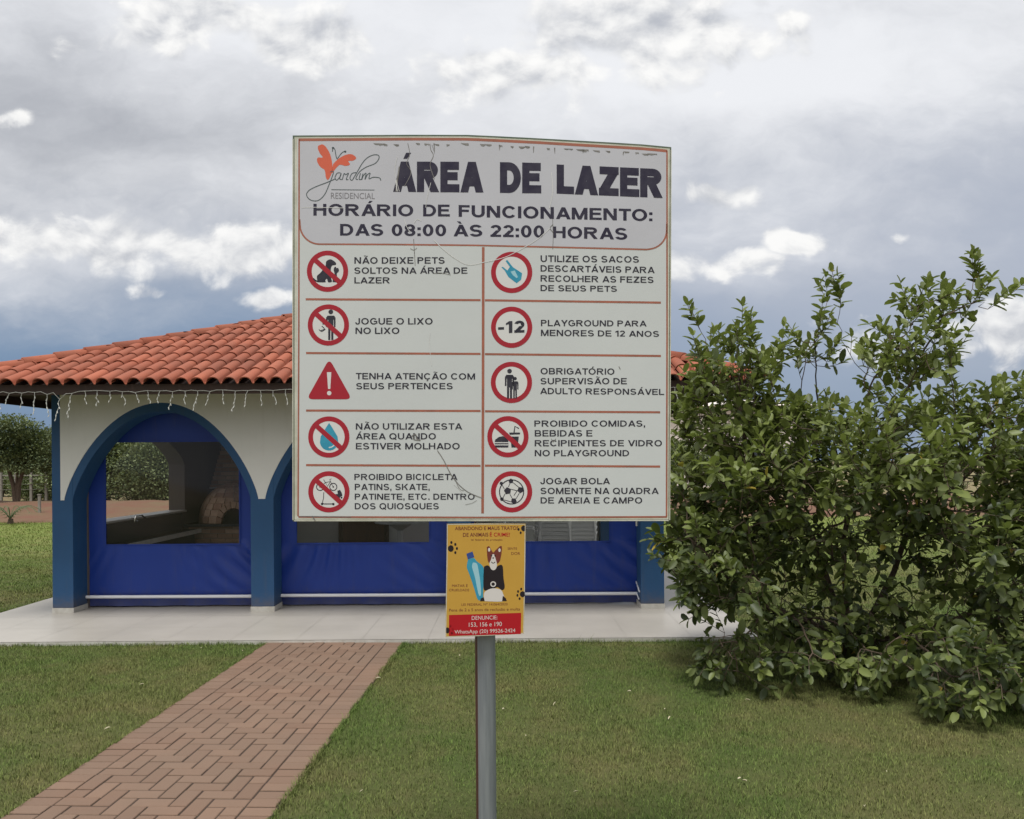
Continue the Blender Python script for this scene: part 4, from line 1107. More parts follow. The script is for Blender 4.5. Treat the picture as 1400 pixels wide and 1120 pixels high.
    # dog and cat
    def dogcat(b):
        poly(b, catmull(K8([(150, 350), (148, 300), (185, 265), (215, 225), (240, 190), (250, 140), (290, 118), (325, 130), (355, 158), (352, 178), (315, 186), (300, 215), (300, 262), (296, 300), (310, 352), (306, 366), (270, 368), (256, 330), (238, 350), (240, 368), (160, 368), (150, 350)]))[:-1], Y)
        stroke(b, K8([(165, 362), (130, 350), (106, 326)]), 2.0, Y)
        poly(b, catmull(K8([(318, 366), (322, 320), (340, 280), (330, 235), (338, 205), (352, 200), (362, 214), (378, 212), (388, 240), (376, 262), (364, 275), (368, 330), (362, 366), (318, 366)]))[:-1], Y)
    sym(picto(447.8, 371, True), dogcat)
    def man(b, cx, cy, s, arms=True):
        disc(b, cx, cy - 19.2 * s, 3.3 * s, Y)
        poly(b, [(cx - 6.6 * s, cy - 11 * s), (cx - 4.6 * s, cy - 14 * s), (cx + 4.6 * s, cy - 14 * s), (cx + 6.6 * s, cy - 11 * s), (cx + 6.6 * s, cy + 2 * s), (cx + 4.4 * s, cy + 2 * s), (cx + 4.2 * s, cy - 8.5 * s), (cx + 3.6 * s, cy - 8.5 * s), (cx + 3.6 * s, cy + 20 * s), (cx + 0.7 * s, cy + 20 * s), (cx + 0.5 * s, cy + 4 * s), (cx - 0.5 * s, cy + 4 * s), (cx - 0.7 * s, cy + 20 * s), (cx - 3.6 * s, cy + 20 * s), (cx - 3.6 * s, cy - 8.5 * s), (cx - 4.2 * s, cy - 8.5 * s), (cx - 4.4 * s, cy + 2 * s), (cx - 6.6 * s, cy + 2 * s)], Y)
    def litter(b):
        man(b, 452.3, 445.4, 0.98)
        stroke(b, [(447, 436.5), (443, 442), (441, 443.5)], 1.8, Y)
        stroke(b, [(440, 446), (443.5, 450), (438, 452.4)], 1.2, Y); stroke(b, [(436, 450.5), (440, 453.4), (445, 450)], 1.0, Y)
    sym(picto(449, 444.5, True), litter)
    def drop(b):
        P = [(450, 578.2), (455, 586), (461.5, 597), (462.3, 603.5)] + [(450 + 12.6 * math.cos(t), 603.5 + 12.6 * math.sin(t)) for t in np.linspace(0.15, math.pi - 0.15, 12)] + [(437.7, 603.5), (438.5, 597), (445, 586)]
        poly(b, P, Y)
    pw = picto(449.6, 597.6, True); sym(pw, drop, 'teal')
    hb = MB(); stroke(hb, [(449.5, 612), (454, 611), (457.5, 608)], 1.5, Y + 0.0002); hb.build('highlight', 'sign_white', pw, recalc=False)
    def bike(b):
        ox, oy, k = 415, 560, 7.47
        def q(x, y): return (x / k + ox, y / k + oy)
        for (x, y) in ((170, 790), (304, 790)):
            c = q(x, y); ring(b, c[0], c[1], 4.3, 5.5, Y, 24); disc(b, c[0], c[1], 1.1, Y)
        for P in ([(170, 790), (225, 745), (275, 735), (304, 790)], [(225, 745), (245, 785), (275, 735)], [(205, 715), (222, 745)], [(275, 735), (268, 712), (285, 708)]): stroke(b, [q(*p) for p in P], 0.8, Y, False)
        stroke(b, [q(207, 845), q(205, 900), q(192, 958)], 0.9, Y, False); stroke(b, [q(192, 955), q(205, 964), q(305, 964)], 1.3, Y, False)
        for (x, y) in ((190, 964), (305, 966)): disc(b, *q(x, y), 1.7, Y, n=14)
        poly(b, [q(345, 830), q(372, 820), (q(388, 845)), q(398, 880), q(372, 895), q(320, 890), q(322, 865), q(350, 862)], Y)
        for x in (335, 362, 388): disc(b, *q(x, 900), 1.3, Y, n=12)
    sym(picto(449.7, 672.5, True), bike)
    # warning triangle
    def rtri(cx, yt, yb, hw, r):
        A = [(cx, yt), (cx + hw, yb), (cx - hw, yb)]; out = []
        for i in range(3):
            p, a, c = np.array(A[i]), np.array(A[i - 1]), np.array(A[(i + 1) % 3])
            u = (a - p) / np.linalg.norm(a - p); v = (c - p) / np.linalg.norm(c - p)
            s, e = p + u * r, p + v * r
            for t in np.linspace(0, 1, 7): out.append(tuple((1 - t) ** 2 * s + 2 * t * (1 - t) * p + t * t * e))
        return out
    b = MB(); poly(b, rtri(450.2, 490.5, 546, 31, 9), T); tri = b.build('pictogram', 'red', sign, recalc=False)
    b = MB(); poly(b, [(447, 509), (453, 509), (451.6, 532), (448.6, 532)], Y); disc(b, 450.1, 537.6, 3.0, Y); b.build('symbol', 'sign_white', tri, recalc=False)
    # right column
    p = picto(699.5, 372.6, False)
    def bag(b):
        def q(P): return [(x / 4 + 650, y / 4 + 170) for x, y in P]
        poly(b, q([(150, 780), (175, 800), (188, 780), (165, 748), (174, 742), (205, 782), (255, 815), (250, 850), (225, 870), (180, 835), (160, 800), (142, 782)]), Y)
    sym(p, bag, 'teal')
    hb = MB(); poly(hb, [(x / 4 + 650, y / 4 + 170) for x, y in [(192, 806), (215, 800), (232, 835), (226, 842), (205, 826)]], Y + 0.0003); hb.build('highlight', 'teal_light', p, recalc=False)
    sym(picto(699.5, 447.6, False), lambda b: put_text(b, '-12', 681, 717, 456, 439.6, 454.8, 438.6, bold=0.25, off=Y))
    def family(b):
        man(b, 696.6, 526, 0.96)
        man(b, 704.2, 531.2, 0.70)
    sym(picto(699.2, 523, False), family)
    def food(b):
        def q(x, y): return (x / 4 + 650, y / 4 + 440)
        poly(b, [q(105, 658), q(108, 645), q(128, 630), q(150, 626), q(172, 634), q(180, 648), q(180, 658)], Y)
        bar(b, q(105, 667), q(181, 667), 1.5, Y); poly(b, [q(106, 676), q(181, 676), q(179, 688), q(109, 688)], Y)
        poly(b, [q(192, 628), q(237, 628), q(231, 688), q(197, 688)], Y); poly(b, [q(184, 606), q(245, 606), q(243, 616), q(188, 618)], Y)
        stroke(b, [q(211, 606), q(216, 572), q(238, 584)], 1.6, Y, False)
    sym(picto(694.4, 597.2, True), food)
    def ball(b):
        cx, cy = 699.4, 672.6; ring(b, cx, cy, 15.8, 17.2, Y)
        def pent(x, y, r, a): poly(b, [(x + r * math.cos(a + i * 2 * math.pi / 5), y + r * math.sin(a + i * 2 * math.pi / 5)) for i in range(5)], Y)
        pent(694, 671.2, 5.2, -0.5)
        for (x, y, r_, a) in ((711.6, 670, 4.6, 0.4), (702.5, 685, 4.2, 0.2), (698.5, 657.8, 3.6, 0.9), (685.4, 661, 2.6, 0.3), (686.2, 682.6, 2.8, 1)): pent(x, y, r_, a)
        for P in ([(698.6, 669), (707, 671)], [(695, 666), (697.6, 660)], [(689.6, 668.6), (686.4, 663)], [(690.6, 675), (687.6, 681)], [(697, 675.8), (700.6, 682)], [(701, 659.6), (709.6, 666.6)], [(710, 674.4), (705.4, 682)], [(689, 683.6), (698.4, 686)], [(702.6, 677.6), (707, 671)]): bar(b, P[0], P[1], 0.9, Y)
    sym(picto(699.4, 672.5, False), ball)
    # wear: cracks, scuffs, torn film edge along the top
    wo = T + 0.0014
    x = 510
    rs_ = random.Random(3)
    while x < 908:
        if rs_.random() < 0.66:
            n = rs_.randint(3, 7); ty = top_y(x) + rs_.uniform(11.5, 13.5); w_ = rs_.uniform(4, 18)
            g = MB(); poly(g, [(x, ty), (x + w_, ty + 0.5)] + [(x + w_ * (1 - i / n), ty + rs_.uniform(0.8, 3.2)) for i in range(n)], wo); g.build('scuff', 'dirt', sign, recalc=False)
        if rs_.random() < 0.22:
            g = MB(); stroke(g, [(x, top_y(x) + 12), (x + rs_.uniform(-1, 1), top_y(x) + rs_.uniform(16, 23))], (1.6, 0.5), wo, False); g.build('scuff', 'dirt', sign, recalc=False)
        x += rs_.uniform(7, 19)
    for P, w_ in (([(557.5, 196), (560, 211), (556, 224), (562, 236), (553, 255)], 0.7), ([(588, 197), (589, 205), (592.5, 213), (588, 226), (594, 245)], 0.8), ([(590.5, 198), (594.5, 210)], 0.5),
                  ([(565.5, 327), (567, 352), (567.6, 363)], 0.8), ([(561, 340), (566, 342), (570, 339)], 0.7), ([(755.5, 300), (756.2, 325), (755.6, 341)], 0.6), ([(546, 228), (541, 262)], 1.6),
                  ([(593, 374), (604, 373.4), (616, 376)], 0.7), ([(598, 616), (607, 630), (616, 648), (625, 660), (632, 667), (642, 674), (660, 681.5)], 1.1), ([(562, 597), (568, 594), (570, 600), (575, 602)], 1.4), ([(565, 597), (566, 601), (574, 602.4)], 1.2),
                  ([(622, 655), (628, 668), (634, 671)], 0.7), ([(636, 690), (645, 688), (652, 684)], 0.5), ([(756, 307), (752, 312), (756, 318)], 0.9), ([(754, 600), (756, 604), (760, 600)], 0.8), ([(846, 501), (848, 505)], 0.9), ([(427, 705.6), (431, 712)], 1.6), ([(410, 706), (440, 706.2), (480, 706.8)], 1.0)):
        g = MB(); stroke(g, P, w_, wo); g.build('scuff', 'dirt', sign, recalc=False)
    for P, w_ in (([(593, 328), (604, 339), (620, 352)], 1.0), ([(620, 352), (640, 362), (665, 358), (690, 352), (712, 341), (735, 327), (752, 312)], 0.8), ([(543, 214), (540, 236), (546, 262)], 0.6), ([(589, 250), (584, 270), (582, 284)], 0.6), ([(754, 236), (755.6, 262), (751, 285)], 0.8), ([(412, 284), (428, 283.6), (470, 284.6)], 0.7),
                  ([(553, 300), (556, 310), (561, 318)], 0.7), ([(588, 455), (587, 470), (590, 500)], 0.5), ([(566, 305), (570, 300), (576, 302)], 0.8), ([(620, 662), (627, 668), (634, 676)], 0.6), ([(541, 247), (543, 262)], 1.2)):
        h = MB(); stroke(h, P, w_, wo + 0.0003); h.build('crease', 'grime_light', sign, recalc=False)
build_sign()

def build_poster():
    base = on_sign(663, 870)
    t = thing('poster', 'yellow animal abuse notice with dog and bottle below the rules board', 'poster', base)
    out = [(611, 716.4), (665, 715.8), (718.6, 716.2), (718.2, 770), (717.4, 820), (716.2, 866.6), (662, 869.6), (609, 871.4), (609.6, 820), (610.6, 760)]
    slab_poly('sheet', out, -0.003, 0.0, 'poster', t)
    b = MB(); P = [(p[0], p[1]) for p in out] + [out[0]]; stroke(b, [(x + (0.7 if x < 640 else -0.7 if x > 690 else 0), y + (-0.7 if y > 850 else 0.7 if y < 720 else 0)) for x, y in P], 1.1, 0.0006, False); b.build('margin', 'cream', t, recalc=False)
    b = MB(); poly(b, [(614, 841), (712.6, 838), (712, 867), (613.6, 869.6)], 0.001); red = b.build('red_field', 'poster_red', t, recalc=False)
    b = MB(); put_text(b, 'DENUNCIE:', 645, 680, 847.6, 842.4, 846.8, 841.6, bold=0.0, off=0.0016); b.build('lettering', 'poster_white', red, recalc=False)
    b = MB(); put_text(b, '153, 156 e 190', 641, 686, 857, 851.4, 856, 850.2, bold=0.0, off=0.0016); b.build('lettering', 'poster_white', red, recalc=False)
    b = MB(); put_text(b, 'WhatsApp (20) 99526-2424', 621.5, 704.5, 866.4, 861.6, 864.4, 859.4, bold=0.0, off=0.0016); b.build('lettering', 'poster_white', red, recalc=False)
    b = MB(); put_text(b, 'ABANDONO E MAUS TRATOS', 622, 709, 725, 720.2, 724.4, 719.6, bold=0.012, off=0.001); b.build('lettering', 'dog_brown', t, recalc=False)
    b = MB(); put_text(b, 'DE ANIMAIS', 633, 667.6, 734, 728.8, 733.6, 728.4, bold=0.012, off=0.001); b.build('lettering', 'dog_brown', t, recalc=False)
    b = MB(); put_text(b, 'LEI FEDERAL Nº 14.064/2020', 631, 694, 828.4, 825.2, 827.6, 824.4, bold=0.0, off=0.001); b.build('lettering', 'dog_brown', t, recalc=False)
    b = MB(); put_text(b, 'Pena de 2 a 5 anos de reclusão e multa', 614, 711, 836.2, 832.4, 834.6, 830.8, bold=0.0, off=0.001); b.build('lettering', 'dog_brown', t, recalc=False)
    b = MB(); put_text(b, 'SENTE', 694, 707, 751.6, 748.6, bold=0.0, off=0.001); b.build('lettering', 'dog_brown', t, recalc=False)
    b = MB(); put_text(b, 'DOR', 699, 711, 758.6, 755, bold=0.0, off=0.001); b.build('lettering', 'dog_brown', t, recalc=False)
    b = MB(); put_text(b, 'lei federal de proteção', 644, 687, 739.2, 736.8, bold=0.0, off=0.001); b.build('lettering', 'dog_brown', t, recalc=False)
    b = MB(); put_text(b, 'MATAR É', 618, 639.4, 802.6, 799.2, bold=0.0, off=0.001); b.build('lettering', 'dog_brown', t, recalc=False)
    b = MB(); put_text(b, 'CRUELDADE', 614, 641.4, 808.4, 805.2, bold=0.0, off=0.001); b.build('lettering', 'dog_brown', t, recalc=False)
    b = MB(); put_text(b, 'É CRIME!', 669.6, 697, 733.6, 728.4, bold=0.012, off=0.001); b.build('lettering', 'poster_red', t, recalc=False)
    def q(P): return [(x / 6.22 + 590, y / 6.22 + 700) for x, y in P]      # zoomed drawing units
    b = MB(); poly(b, catmull(q([(310, 405), (358, 392), (385, 420), (430, 455), (446, 500), (440, 640), (436, 735), (410, 752), (388, 735), (365, 660), (325, 540), (300, 470), (310, 405)]))[:-1], 0.001)
    bo = b.build('bottle_picture', 'teal', t, recalc=False)
    b = MB(); poly(b, catmull(q([(352, 430), (385, 440), (400, 500), (415, 600), (420, 700), (400, 700), (370, 560), (345, 470), (352, 430)]))[:-1], 0.0013); b.build('highlight', 'teal_light', bo, recalc=False)
    b = MB(); poly(b, q([(296, 356), (348, 336), (364, 384), (308, 404)]), 0.0014); b.build('cap', 'cap_blue', bo, recalc=False)
    b = MB()
    poly(b, catmull(q([(446, 465), (480, 455), (525, 490), (570, 455), (604, 460), (612, 560), (622, 640), (600, 665), (560, 640), (520, 660), (480, 665), (445, 660), (440, 560), (446, 465)]))[:-1], 0.001)
    for P in ([(414, 760), (418, 735), (445, 725), (452, 758)], [(600, 758), (606, 712), (632, 735), (640, 758)]): poly(b, q(P), 0.0016)
    dg = b.build('dog_picture', 'dog_black', t, recalc=False)
    b = MB()
    poly(b, catmull(q([(470, 300), (490, 292), (512, 330), (526, 345), (545, 325), (585, 290), (598, 305), (590, 380), (572, 430), (525, 445), (486, 430), (474, 380), (470, 300)]))[:-1], 0.0013); b.build('head', 'dog_brown', dg, recalc=False)
    b = MB()
    poly(b, catmull(q([(516, 362), (532, 362), (548, 410), (556, 450), (548, 482), (526, 496), (504, 482), (492, 440), (506, 405), (516, 362)]))[:-1], 0.0016)
    poly(b, catmull(q([(445, 758), (448, 690), (480, 662), (525, 650), (580, 658), (606, 690), (610, 758), (445, 758)]))[:-1], 0.0013)
    c = q([(524, 614)])[0]; ring(b, c[0], c[1], 2.4, 3.9, 0.0016, 20)
    for (x, y) in ((490, 322), (578, 325)): disc(b, *q([(x, y)])[0], 1.6, 0.0018, 2.6, n=12)
    b.build('white_fur', 'poster_white', dg, recalc=False)
    b = MB()
    for (x, y) in ((524, 392), (510, 372), (540, 372)): disc(b, *q([(x, y)])[0], 1.1, 0.0020, n=10)
    stroke(b, q([(508, 425), (524, 436), (542, 425)]), 1.0, 0.0020); b.build('face', 'dog_black', dg, recalc=False)
    for (cx, cy, s, a) in ((616.5, 750, 1.0, 0.4), (714.6, 812.5, 0.9, -2.2), (716.2, 722.5, 0.9, 2.6), (611.6, 862, 0.9, 0.2)):
        b = MB()
        pts = [(cx + s * 4.2 * math.cos(t2) * (1 if math.cos(t2) < 0 else 0.9), cy + s * 4.6 * math.sin(t2)) for t2 in np.linspace(0, 2 * math.pi, 14)[:-1]]
        pts = [(min(max(x, 609.9), 717.6), y) for x, y in pts]; poly(b, pts, 0.001)
        for k in range(4):
            an = a - 1.9 + k * 0.75; x, y = cx + s * 8.2 * math.cos(an), cy + s * 8.2 * math.sin(an)
            if 611 < x < 716.5 and y > 717.5: disc(b, x, y, 1.5 * s, 0.001, 2.1 * s, n=12)
        b.build('paw_print', 'dog_black', t, recalc=False)
build_poster()

# ------------------------------------------------------------------ trees
def colonize(seeds, parents, att, step, di, dk, iters=120, trop=(0, 0, 0.0)):
    P = [np.array(s, float) for s in seeds]; par = list(parents)
    att = att.copy(); trop = np.array(trop)
    arr = np.array(P); D = np.linalg.norm(att[:, None] - arr[None], axis=2); near = D.argmin(1); nd = D.min(1)
    for it in range(iters):
        act = nd < di
        if not act.any(): break
        new = []
        for n in np.unique(near[act]):
            k = act & (near == n); v = att[k] - P[n]; v /= np.linalg.norm(v, axis=1)[:, None]
            d = v.mean(0) + trop + rng.normal(0, 0.12, 3); L = np.linalg.norm(d)
            if L < 1e-3: continue
            new.append((P[n] + d / L * step, n))
        if not new: break
        i0 = len(P)
        for p, n in new: P.append(p); par.append(n)
        NA = np.array([p for p, _ in new]); D = np.linalg.norm(att[:, None] - NA[None], axis=2)
        m = D.min(1); a = D.argmin(1) + i0; up = m < nd
        near[up] = a[up]; nd = np.minimum(nd, m)
        keep = nd > dk
        att, near, nd = att[keep], near[keep], nd[keep]
        if len(att) == 0: break
    return np.array(P), par
def branch_mesh(P, par, tip=0.0035, expo=2.3, rmax=0.09):
    n = len(P); ch = [[] for _ in range(n)]
    for i, p in enumerate(par):
        if p >= 0: ch[p].append(i)
    rad = np.zeros(n)
    for i in range(n - 1, -1, -1):
        rad[i] = tip if not ch[i] else min(rmax, sum(rad[c] ** expo for c in ch[i]) ** (1 / expo))
    b = MB(); stack = [(i, -1) for i in range(n) if par[i] < 0]
    while stack:
        s, pr = stack.pop(); line = ([P[pr]] if pr >= 0 else []) + [P[s]]; rr = ([rad[s]] if pr >= 0 else []) + [rad[s]]
        c = s
        while ch[c]:
            k = max(ch[c], key=lambda q: rad[q])
            for o in ch[c]:
                if o != k: stack.append((o, c))
            line.append(P[k]); rr.append(rad[k]); c = k
        if len(line) > 1: b.tube(line, rr, 6 if rr[0] > 0.008 else 4, cap=False)
    return b, rad, ch
def leaf_mesh(name, pos, dirs, nors, ln, wd, tint, fold=0.18, droop=0.12):
    n = len(pos); dirs = dirs / np.linalg.norm(dirs, axis=1)[:, None]
    side = np.cross(dirs, nors); side /= np.maximum(np.linalg.norm(side, axis=1)[:, None], 1e-6); up = np.cross(side, dirs)
    T = [(0, 0, 0), (0.24, -0.40, 1), (0.24, 0, 0), (0.24, 0.40, 1), (0.58, -0.49, 1), (0.58, 0, 0), (0.58, 0.49, 1), (0.86, -0.31, 0.7), (0.86, 0, 0), (0.86, 0.31, 0.7), (1.0, 0, 0)]
    V = np.zeros((n, 11, 3), np.float32)
    for k, (t, s, f) in enumerate(T):
        V[:, k] = pos + dirs * (ln * t)[:, None] + side * (wd * s)[:, None] + up * ((wd * fold * f) - ln * droop * t * t)[:, None]
    base = (np.arange(n) * 11)[:, None]
    loops = (base + np.array([0, 2, 1, 0, 3, 2, 1, 2, 5, 4, 2, 3, 6, 5, 4, 5, 8, 7, 5, 6, 9, 8, 7, 8, 10, 8, 9, 10])).ravel(); sizes = np.tile([3, 3, 4, 4, 4, 4, 3, 3], n)
    return fast_mesh(name, V.reshape(-1, 3), loops, sizes, np.repeat(tint, 11), smooth=True)

def guava_bush():
    base = Vector((2.82, 6.75, 0))
    E = [  # photo column, row, half width, half height (photo px), distance, half depth (m), points
        (1150, 650, 200, 95, 6.5, 1.05, 560), (1000, 690, 85, 110, 6.5, 0.8, 260), (1010, 570, 60, 45, 6.6, 0.5, 80), (1000, 525, 55, 22, 6.5, 0.3, 60), (1018, 505, 34, 14, 6.4, 0.2, 34), (985, 512, 40, 26, 6.25, 0.25, 60), (1035, 520, 26, 20, 6.2, 0.2, 40), (950, 590, 25, 40, 6.5, 0.3, 30), (1010, 487, 62, 26, 6.5, 0.4, 60),
        (955, 452, 12, 8, 6.4, 0.1, 6), (1118, 480, 28, 36, 6.4, 0.3, 40), (1130, 412, 20, 10, 6.4, 0.15, 10),
        (1235, 500, 62, 45, 6.4, 0.55, 110), (1262, 420, 26, 30, 6.4, 0.22, 34), (1310, 420, 26, 22, 6.4, 0.22, 22), (1338, 384, 10, 10, 6.4, 0.1, 6), (1348, 430, 14, 6, 6.4, 0.1, 6),
        (1330, 600, 75, 50, 6.4, 0.7, 120), (1395, 545, 30, 16, 6.3, 0.2, 16), (1410, 660, 80, 80, 6.3, 0.8, 160), (1430, 800, 110, 100, 6.0, 0.7, 170),
        (1320, 740, 90, 55, 6.1, 0.7, 100), (990, 790, 70, 45, 6.2, 0.5, 76), (955, 740, 40, 50, 6.3, 0.4, 44), (1110, 740, 80, 45, 6.6, 0.7, 60), (1220, 720, 60, 40, 6.4, 0.5, 40),
        (1010, 880, 50, 26, 5.95, 0.25, 26), (1120, 890, 60, 30, 5.8, 0.3, 16), (1235, 900, 50, 44, 5.6, 0.3, 16), (1310, 925, 60, 60, 5.3, 0.35, 80), (1390, 940, 60, 60, 5.4, 0.4, 80), (915, 775, 10, 16, 6.2, 0.2, 9), (1180, 890, 110, 34, 6.0, 0.35, 26), (1080, 830, 60, 30, 6.3, 0.4, 40), (1150, 860, 130, 40, 6.4, 0.5, 60), (1390, 860, 60, 50, 5.9, 0.5, 60), (1340, 985, 50, 26, 5.2, 0.25, 36), (1010, 905, 50, 18, 5.9, 0.25, 12), (1170, 830, 90, 40, 6.25, 0.3, 40), (1270, 830, 50, 40, 6.1, 0.3, 24)]
    A = []
    for (cx, cy, rx, ry, d, rd, n) in E:
        n = int(n * (1.6 if cy > 640 else 1.5 if cy > 530 else 1.15))
        k = 0
        while k < n:
            u = rng.uniform(-1, 1, 3)
            if u @ u > 1: continue
            q = at(cx + u[0] * rx, cy + u[1] * ry, d); s = (d + u[2] * rd) / d
            # keep the metric cloud round: depth moves the point straight back
            p = np.array((q.x, d + u[2] * rd, q.z))
            if p[2] < 0.10: continue
            A.append(p); k += 1
    A = np.array(A)
    bx = np.array(base)
    seeds = [bx]; par = [-1]
    def stem(pts):
        prev = 0
        for p in pts: seeds.append(np.array(p)); par.append(prev); prev = len(seeds) - 1
    stem([bx + (-0.04, -0.02, 0.22), bx + (-0.13, -0.04, 0.48), bx + (-0.24, -0.08, 0.78), bx + (-0.36, -0.12, 1.08)])
    stem([bx + (0.08, 0.0, 0.22), bx + (0.20, -0.05, 0.46), bx + (0.33, -0.1, 0.76), bx + (0.42, -0.12, 1.06)])
    stem([bx + (0.03, 0.1, 0.3), bx + (0.03, 0.16, 0.66), bx + (0.02, 0.16, 1.0), bx + (0.06, 0.1, 1.3)])
    stem([bx + (0.12, -0.15, 0.18), bx + (0.4, -0.4, 0.36), bx + (0.7, -0.6, 0.5)])
    stem([bx + (-0.12, -0.15, 0.2), bx + (-0.45, -0.3, 0.4), bx + (-0.75, -0.4, 0.5)])
    P, par = colonize(seeds, par, A, 0.075, 0.9, 0.105, 160)
    b, rad, ch = branch_mesh(P, par, 0.0028, 2.35, 0.055)
    t = thing('guava_bush', 'large leafy green bush spreading over the lawn right of the kiosk', 'bush', base)
    # twigs with opposite leaf pairs
    lp, ld, lnor, ll, lw, lt = [], [], [], [], [], []
    nodes = [i for i in range(len(P)) if par[i] >= 0 and rad[i] < 0.0085]
    cen = np.array((2.75, 6.4, 1.2))
    for i in nodes:
        term = not ch[i]
        if not term and rng.random() < 0.60: continue
        bd = P[i] - P[par[i]]; bd /= np.linalg.norm(bd)
        outw = P[i] - cen; outw /= np.linalg.norm(outw)
        m = 2 if term else 1
        for q in range(m):
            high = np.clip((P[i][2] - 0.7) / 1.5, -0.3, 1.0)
            d = bd * (0.9 if term else 0.45) + rng.normal(0, 0.38, 3) + outw * 0.25 + np.array((0, 0, 0.55 * high - 0.05))
            d /= np.linalg.norm(d); L = rng.uniform(0.11, 0.25) * (1.1 if term else 0.85); n = max(3, int(L / 0.042))
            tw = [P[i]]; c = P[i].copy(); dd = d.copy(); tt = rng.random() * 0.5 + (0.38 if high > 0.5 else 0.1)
            s = np.cross(dd, rng.normal(0, 1, 3)); s /= np.linalg.norm(s)
            for k in range(n):
                dd = dd + rng.normal(0, 0.07, 3) + np.array((0, 0, 0.05 * high)); dd /= np.linalg.norm(dd)
                c = c + dd * L / n; tw.append(c.copy())
                s = np.cross(dd, s); s = s - dd * (s @ dd); s /= np.linalg.norm(s)
                for sg in (-1, 1):
                    if rng.random() < 0.10: continue
                    e = s * sg + dd * rng.uniform(0.45, 1.0) + rng.normal(0, 0.15, 3)
                    up = np.array((0, 0, 1.0)) + dd * 0.6 + rng.normal(0, 0.35, 3)
                    lp.append(c); ld.append(e); lnor.append(up); l = rng.uniform(0.058, 0.128) * (1.0 if k < n - 1 else 0.8); ll.append(l); lw.append(l * rng.uniform(0.42, 0.56))
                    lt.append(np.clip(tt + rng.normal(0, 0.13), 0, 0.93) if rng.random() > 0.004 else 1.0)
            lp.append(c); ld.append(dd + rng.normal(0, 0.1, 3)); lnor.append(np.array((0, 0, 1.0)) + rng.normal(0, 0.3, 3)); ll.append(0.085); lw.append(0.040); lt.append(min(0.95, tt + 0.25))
            b.tube(tw, [0.0024] * len(tw), 3, cap=False)
    b.build('branches', 'bark', t, smooth=True, recalc=False)
    off = np.array(base)
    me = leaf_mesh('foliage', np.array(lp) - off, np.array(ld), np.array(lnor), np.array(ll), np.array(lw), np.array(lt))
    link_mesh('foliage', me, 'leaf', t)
    print("BUSH", len(P), len(lp), flush=True)
guava_bush()

def far_tree(name, label, cat, seed, blobs, trunk, n, ls, m, group):
    global rng
    g = np.random.default_rng(seed)
    t = thing(name, label, cat, (0, 0, 0), group)
    b = MB()
    for pts, r0 in trunk: b.tube(pts, list(np.linspace(r0, r0 * 0.35, len(pts))), 7, cap=False)
    b.build('trunk', 'bark', t, smooth=True, recalc=False)
    pos, dr, nr, tn = [], [], [], []
    tot = sum(q[3] * q[4] * q[5] for q in blobs)
    for (x, y, z, rx, ry, rz) in blobs:
        k = int(n * rx * ry * rz / tot) + 30
        # clumps inside the blob, leaves round each clump
        nc = max(5, k // 26); cl = g.normal(0, 1, (nc, 3)); cl /= np.linalg.norm(cl, axis=1)[:, None]; cl *= (g.random(nc) ** 0.45)[:, None]
        w = g.integers(0, nc, k); p = cl[w] + g.normal(0, 0.15, (k, 3))
        p = p * (rx, ry, rz) + (x, y, z); pos.append(p); o = p - np.array((x, y, z - rz * 0.3))
        dr.append(o + g.normal(0, 0.5, (k, 3)) * np.linalg.norm(o, axis=1)[:, None]); nr.append(np.array((0, 0, 1)) + g.normal(0, 0.5, (k, 3)))
        ct = g.random(nc); tn.append(np.clip(ct[w] * 0.75 + g.random(k) * 0.3, 0, 0.94))
    pos = np.concatenate(pos); dr = np.concatenate(dr); nr = np.concatenate(nr); tn = np.concatenate(tn); k = len(pos)
    l = ls * g.uniform(0.7, 1.3, k)
    link_mesh('crown', leaf_mesh('crown', pos, dr, nr, l, l * 0.55, tn), m, t)
    return t
G1 = 'trees beyond the dirt bank'
t1 = far_tree('round_tree', 'dark round tree with forked trunk on the red bank, left of the kiosk', 'tree', 11,
              [(0, 0, 2.3, 1.1, 1.0, 0.75), (-0.9, 0.1, 2.0, 0.8, 0.8, 0.7), (0.85, 0, 2.2, 0.8, 0.8, 0.75), (0.2, -0.3, 3.0, 0.85, 0.8, 0.4), (1.4, 0.2, 1.5, 0.5, 0.5, 0.55), (-1.4, 0, 1.5, 0.6, 0.6, 0.55), (0.3, -0.4, 1.7, 1.2, 0.6, 0.5)],
              [([(0, 0, -0.1), (-0.08, 0, 0.6), (-0.3, 0, 1.4), (-0.6, 0, 2.1)], 0.11), ([(0.05, 0, -0.1), (0.12, 0, 0.7), (0.35, 0, 1.5), (0.7, 0, 2.3)], 0.10), ([(0.02, 0, 0.3), (0.05, 0, 1.2), (0.1, 0, 2.6)], 0.07)], 17000, 0.095, 'leaf_far', G1)
t2 = far_tree('scrub_tree', '', 'tree', 12,
              [(0, 0, 1.6, 1.3, 1.1, 1.1), (-1.2, 0, 1.2, 1.0, 0.9, 0.9), (1.2, 0.1, 1.4, 1.1, 0.9, 1.0), (0.3, 0, 2.6, 0.9, 0.8, 0.7), (-0.6, -0.3, 0.6, 1.5, 0.9, 0.6), (1.0, -0.3, 0.6, 1.3, 0.8, 0.6)],
              [([(0, 0, -0.1), (0.1, 0, 0.8), (0.3, 0, 1.8), (0.3, 0, 2.8)], 0.09), ([(0, 0, 0.2), (-0.4, 0, 0.9), (-1.0, 0, 1.5)], 0.06), ([(0.05, 0, 0.3), (0.6, 0, 1.0), (1.2, 0, 1.7)], 0.06)], 19000, 0.09, 'leaf_dry', G1)
t1.location = at(22, 690, 31); t1.location.z = 0.28; t1.scale = (1.0, 1.0, 0.98)
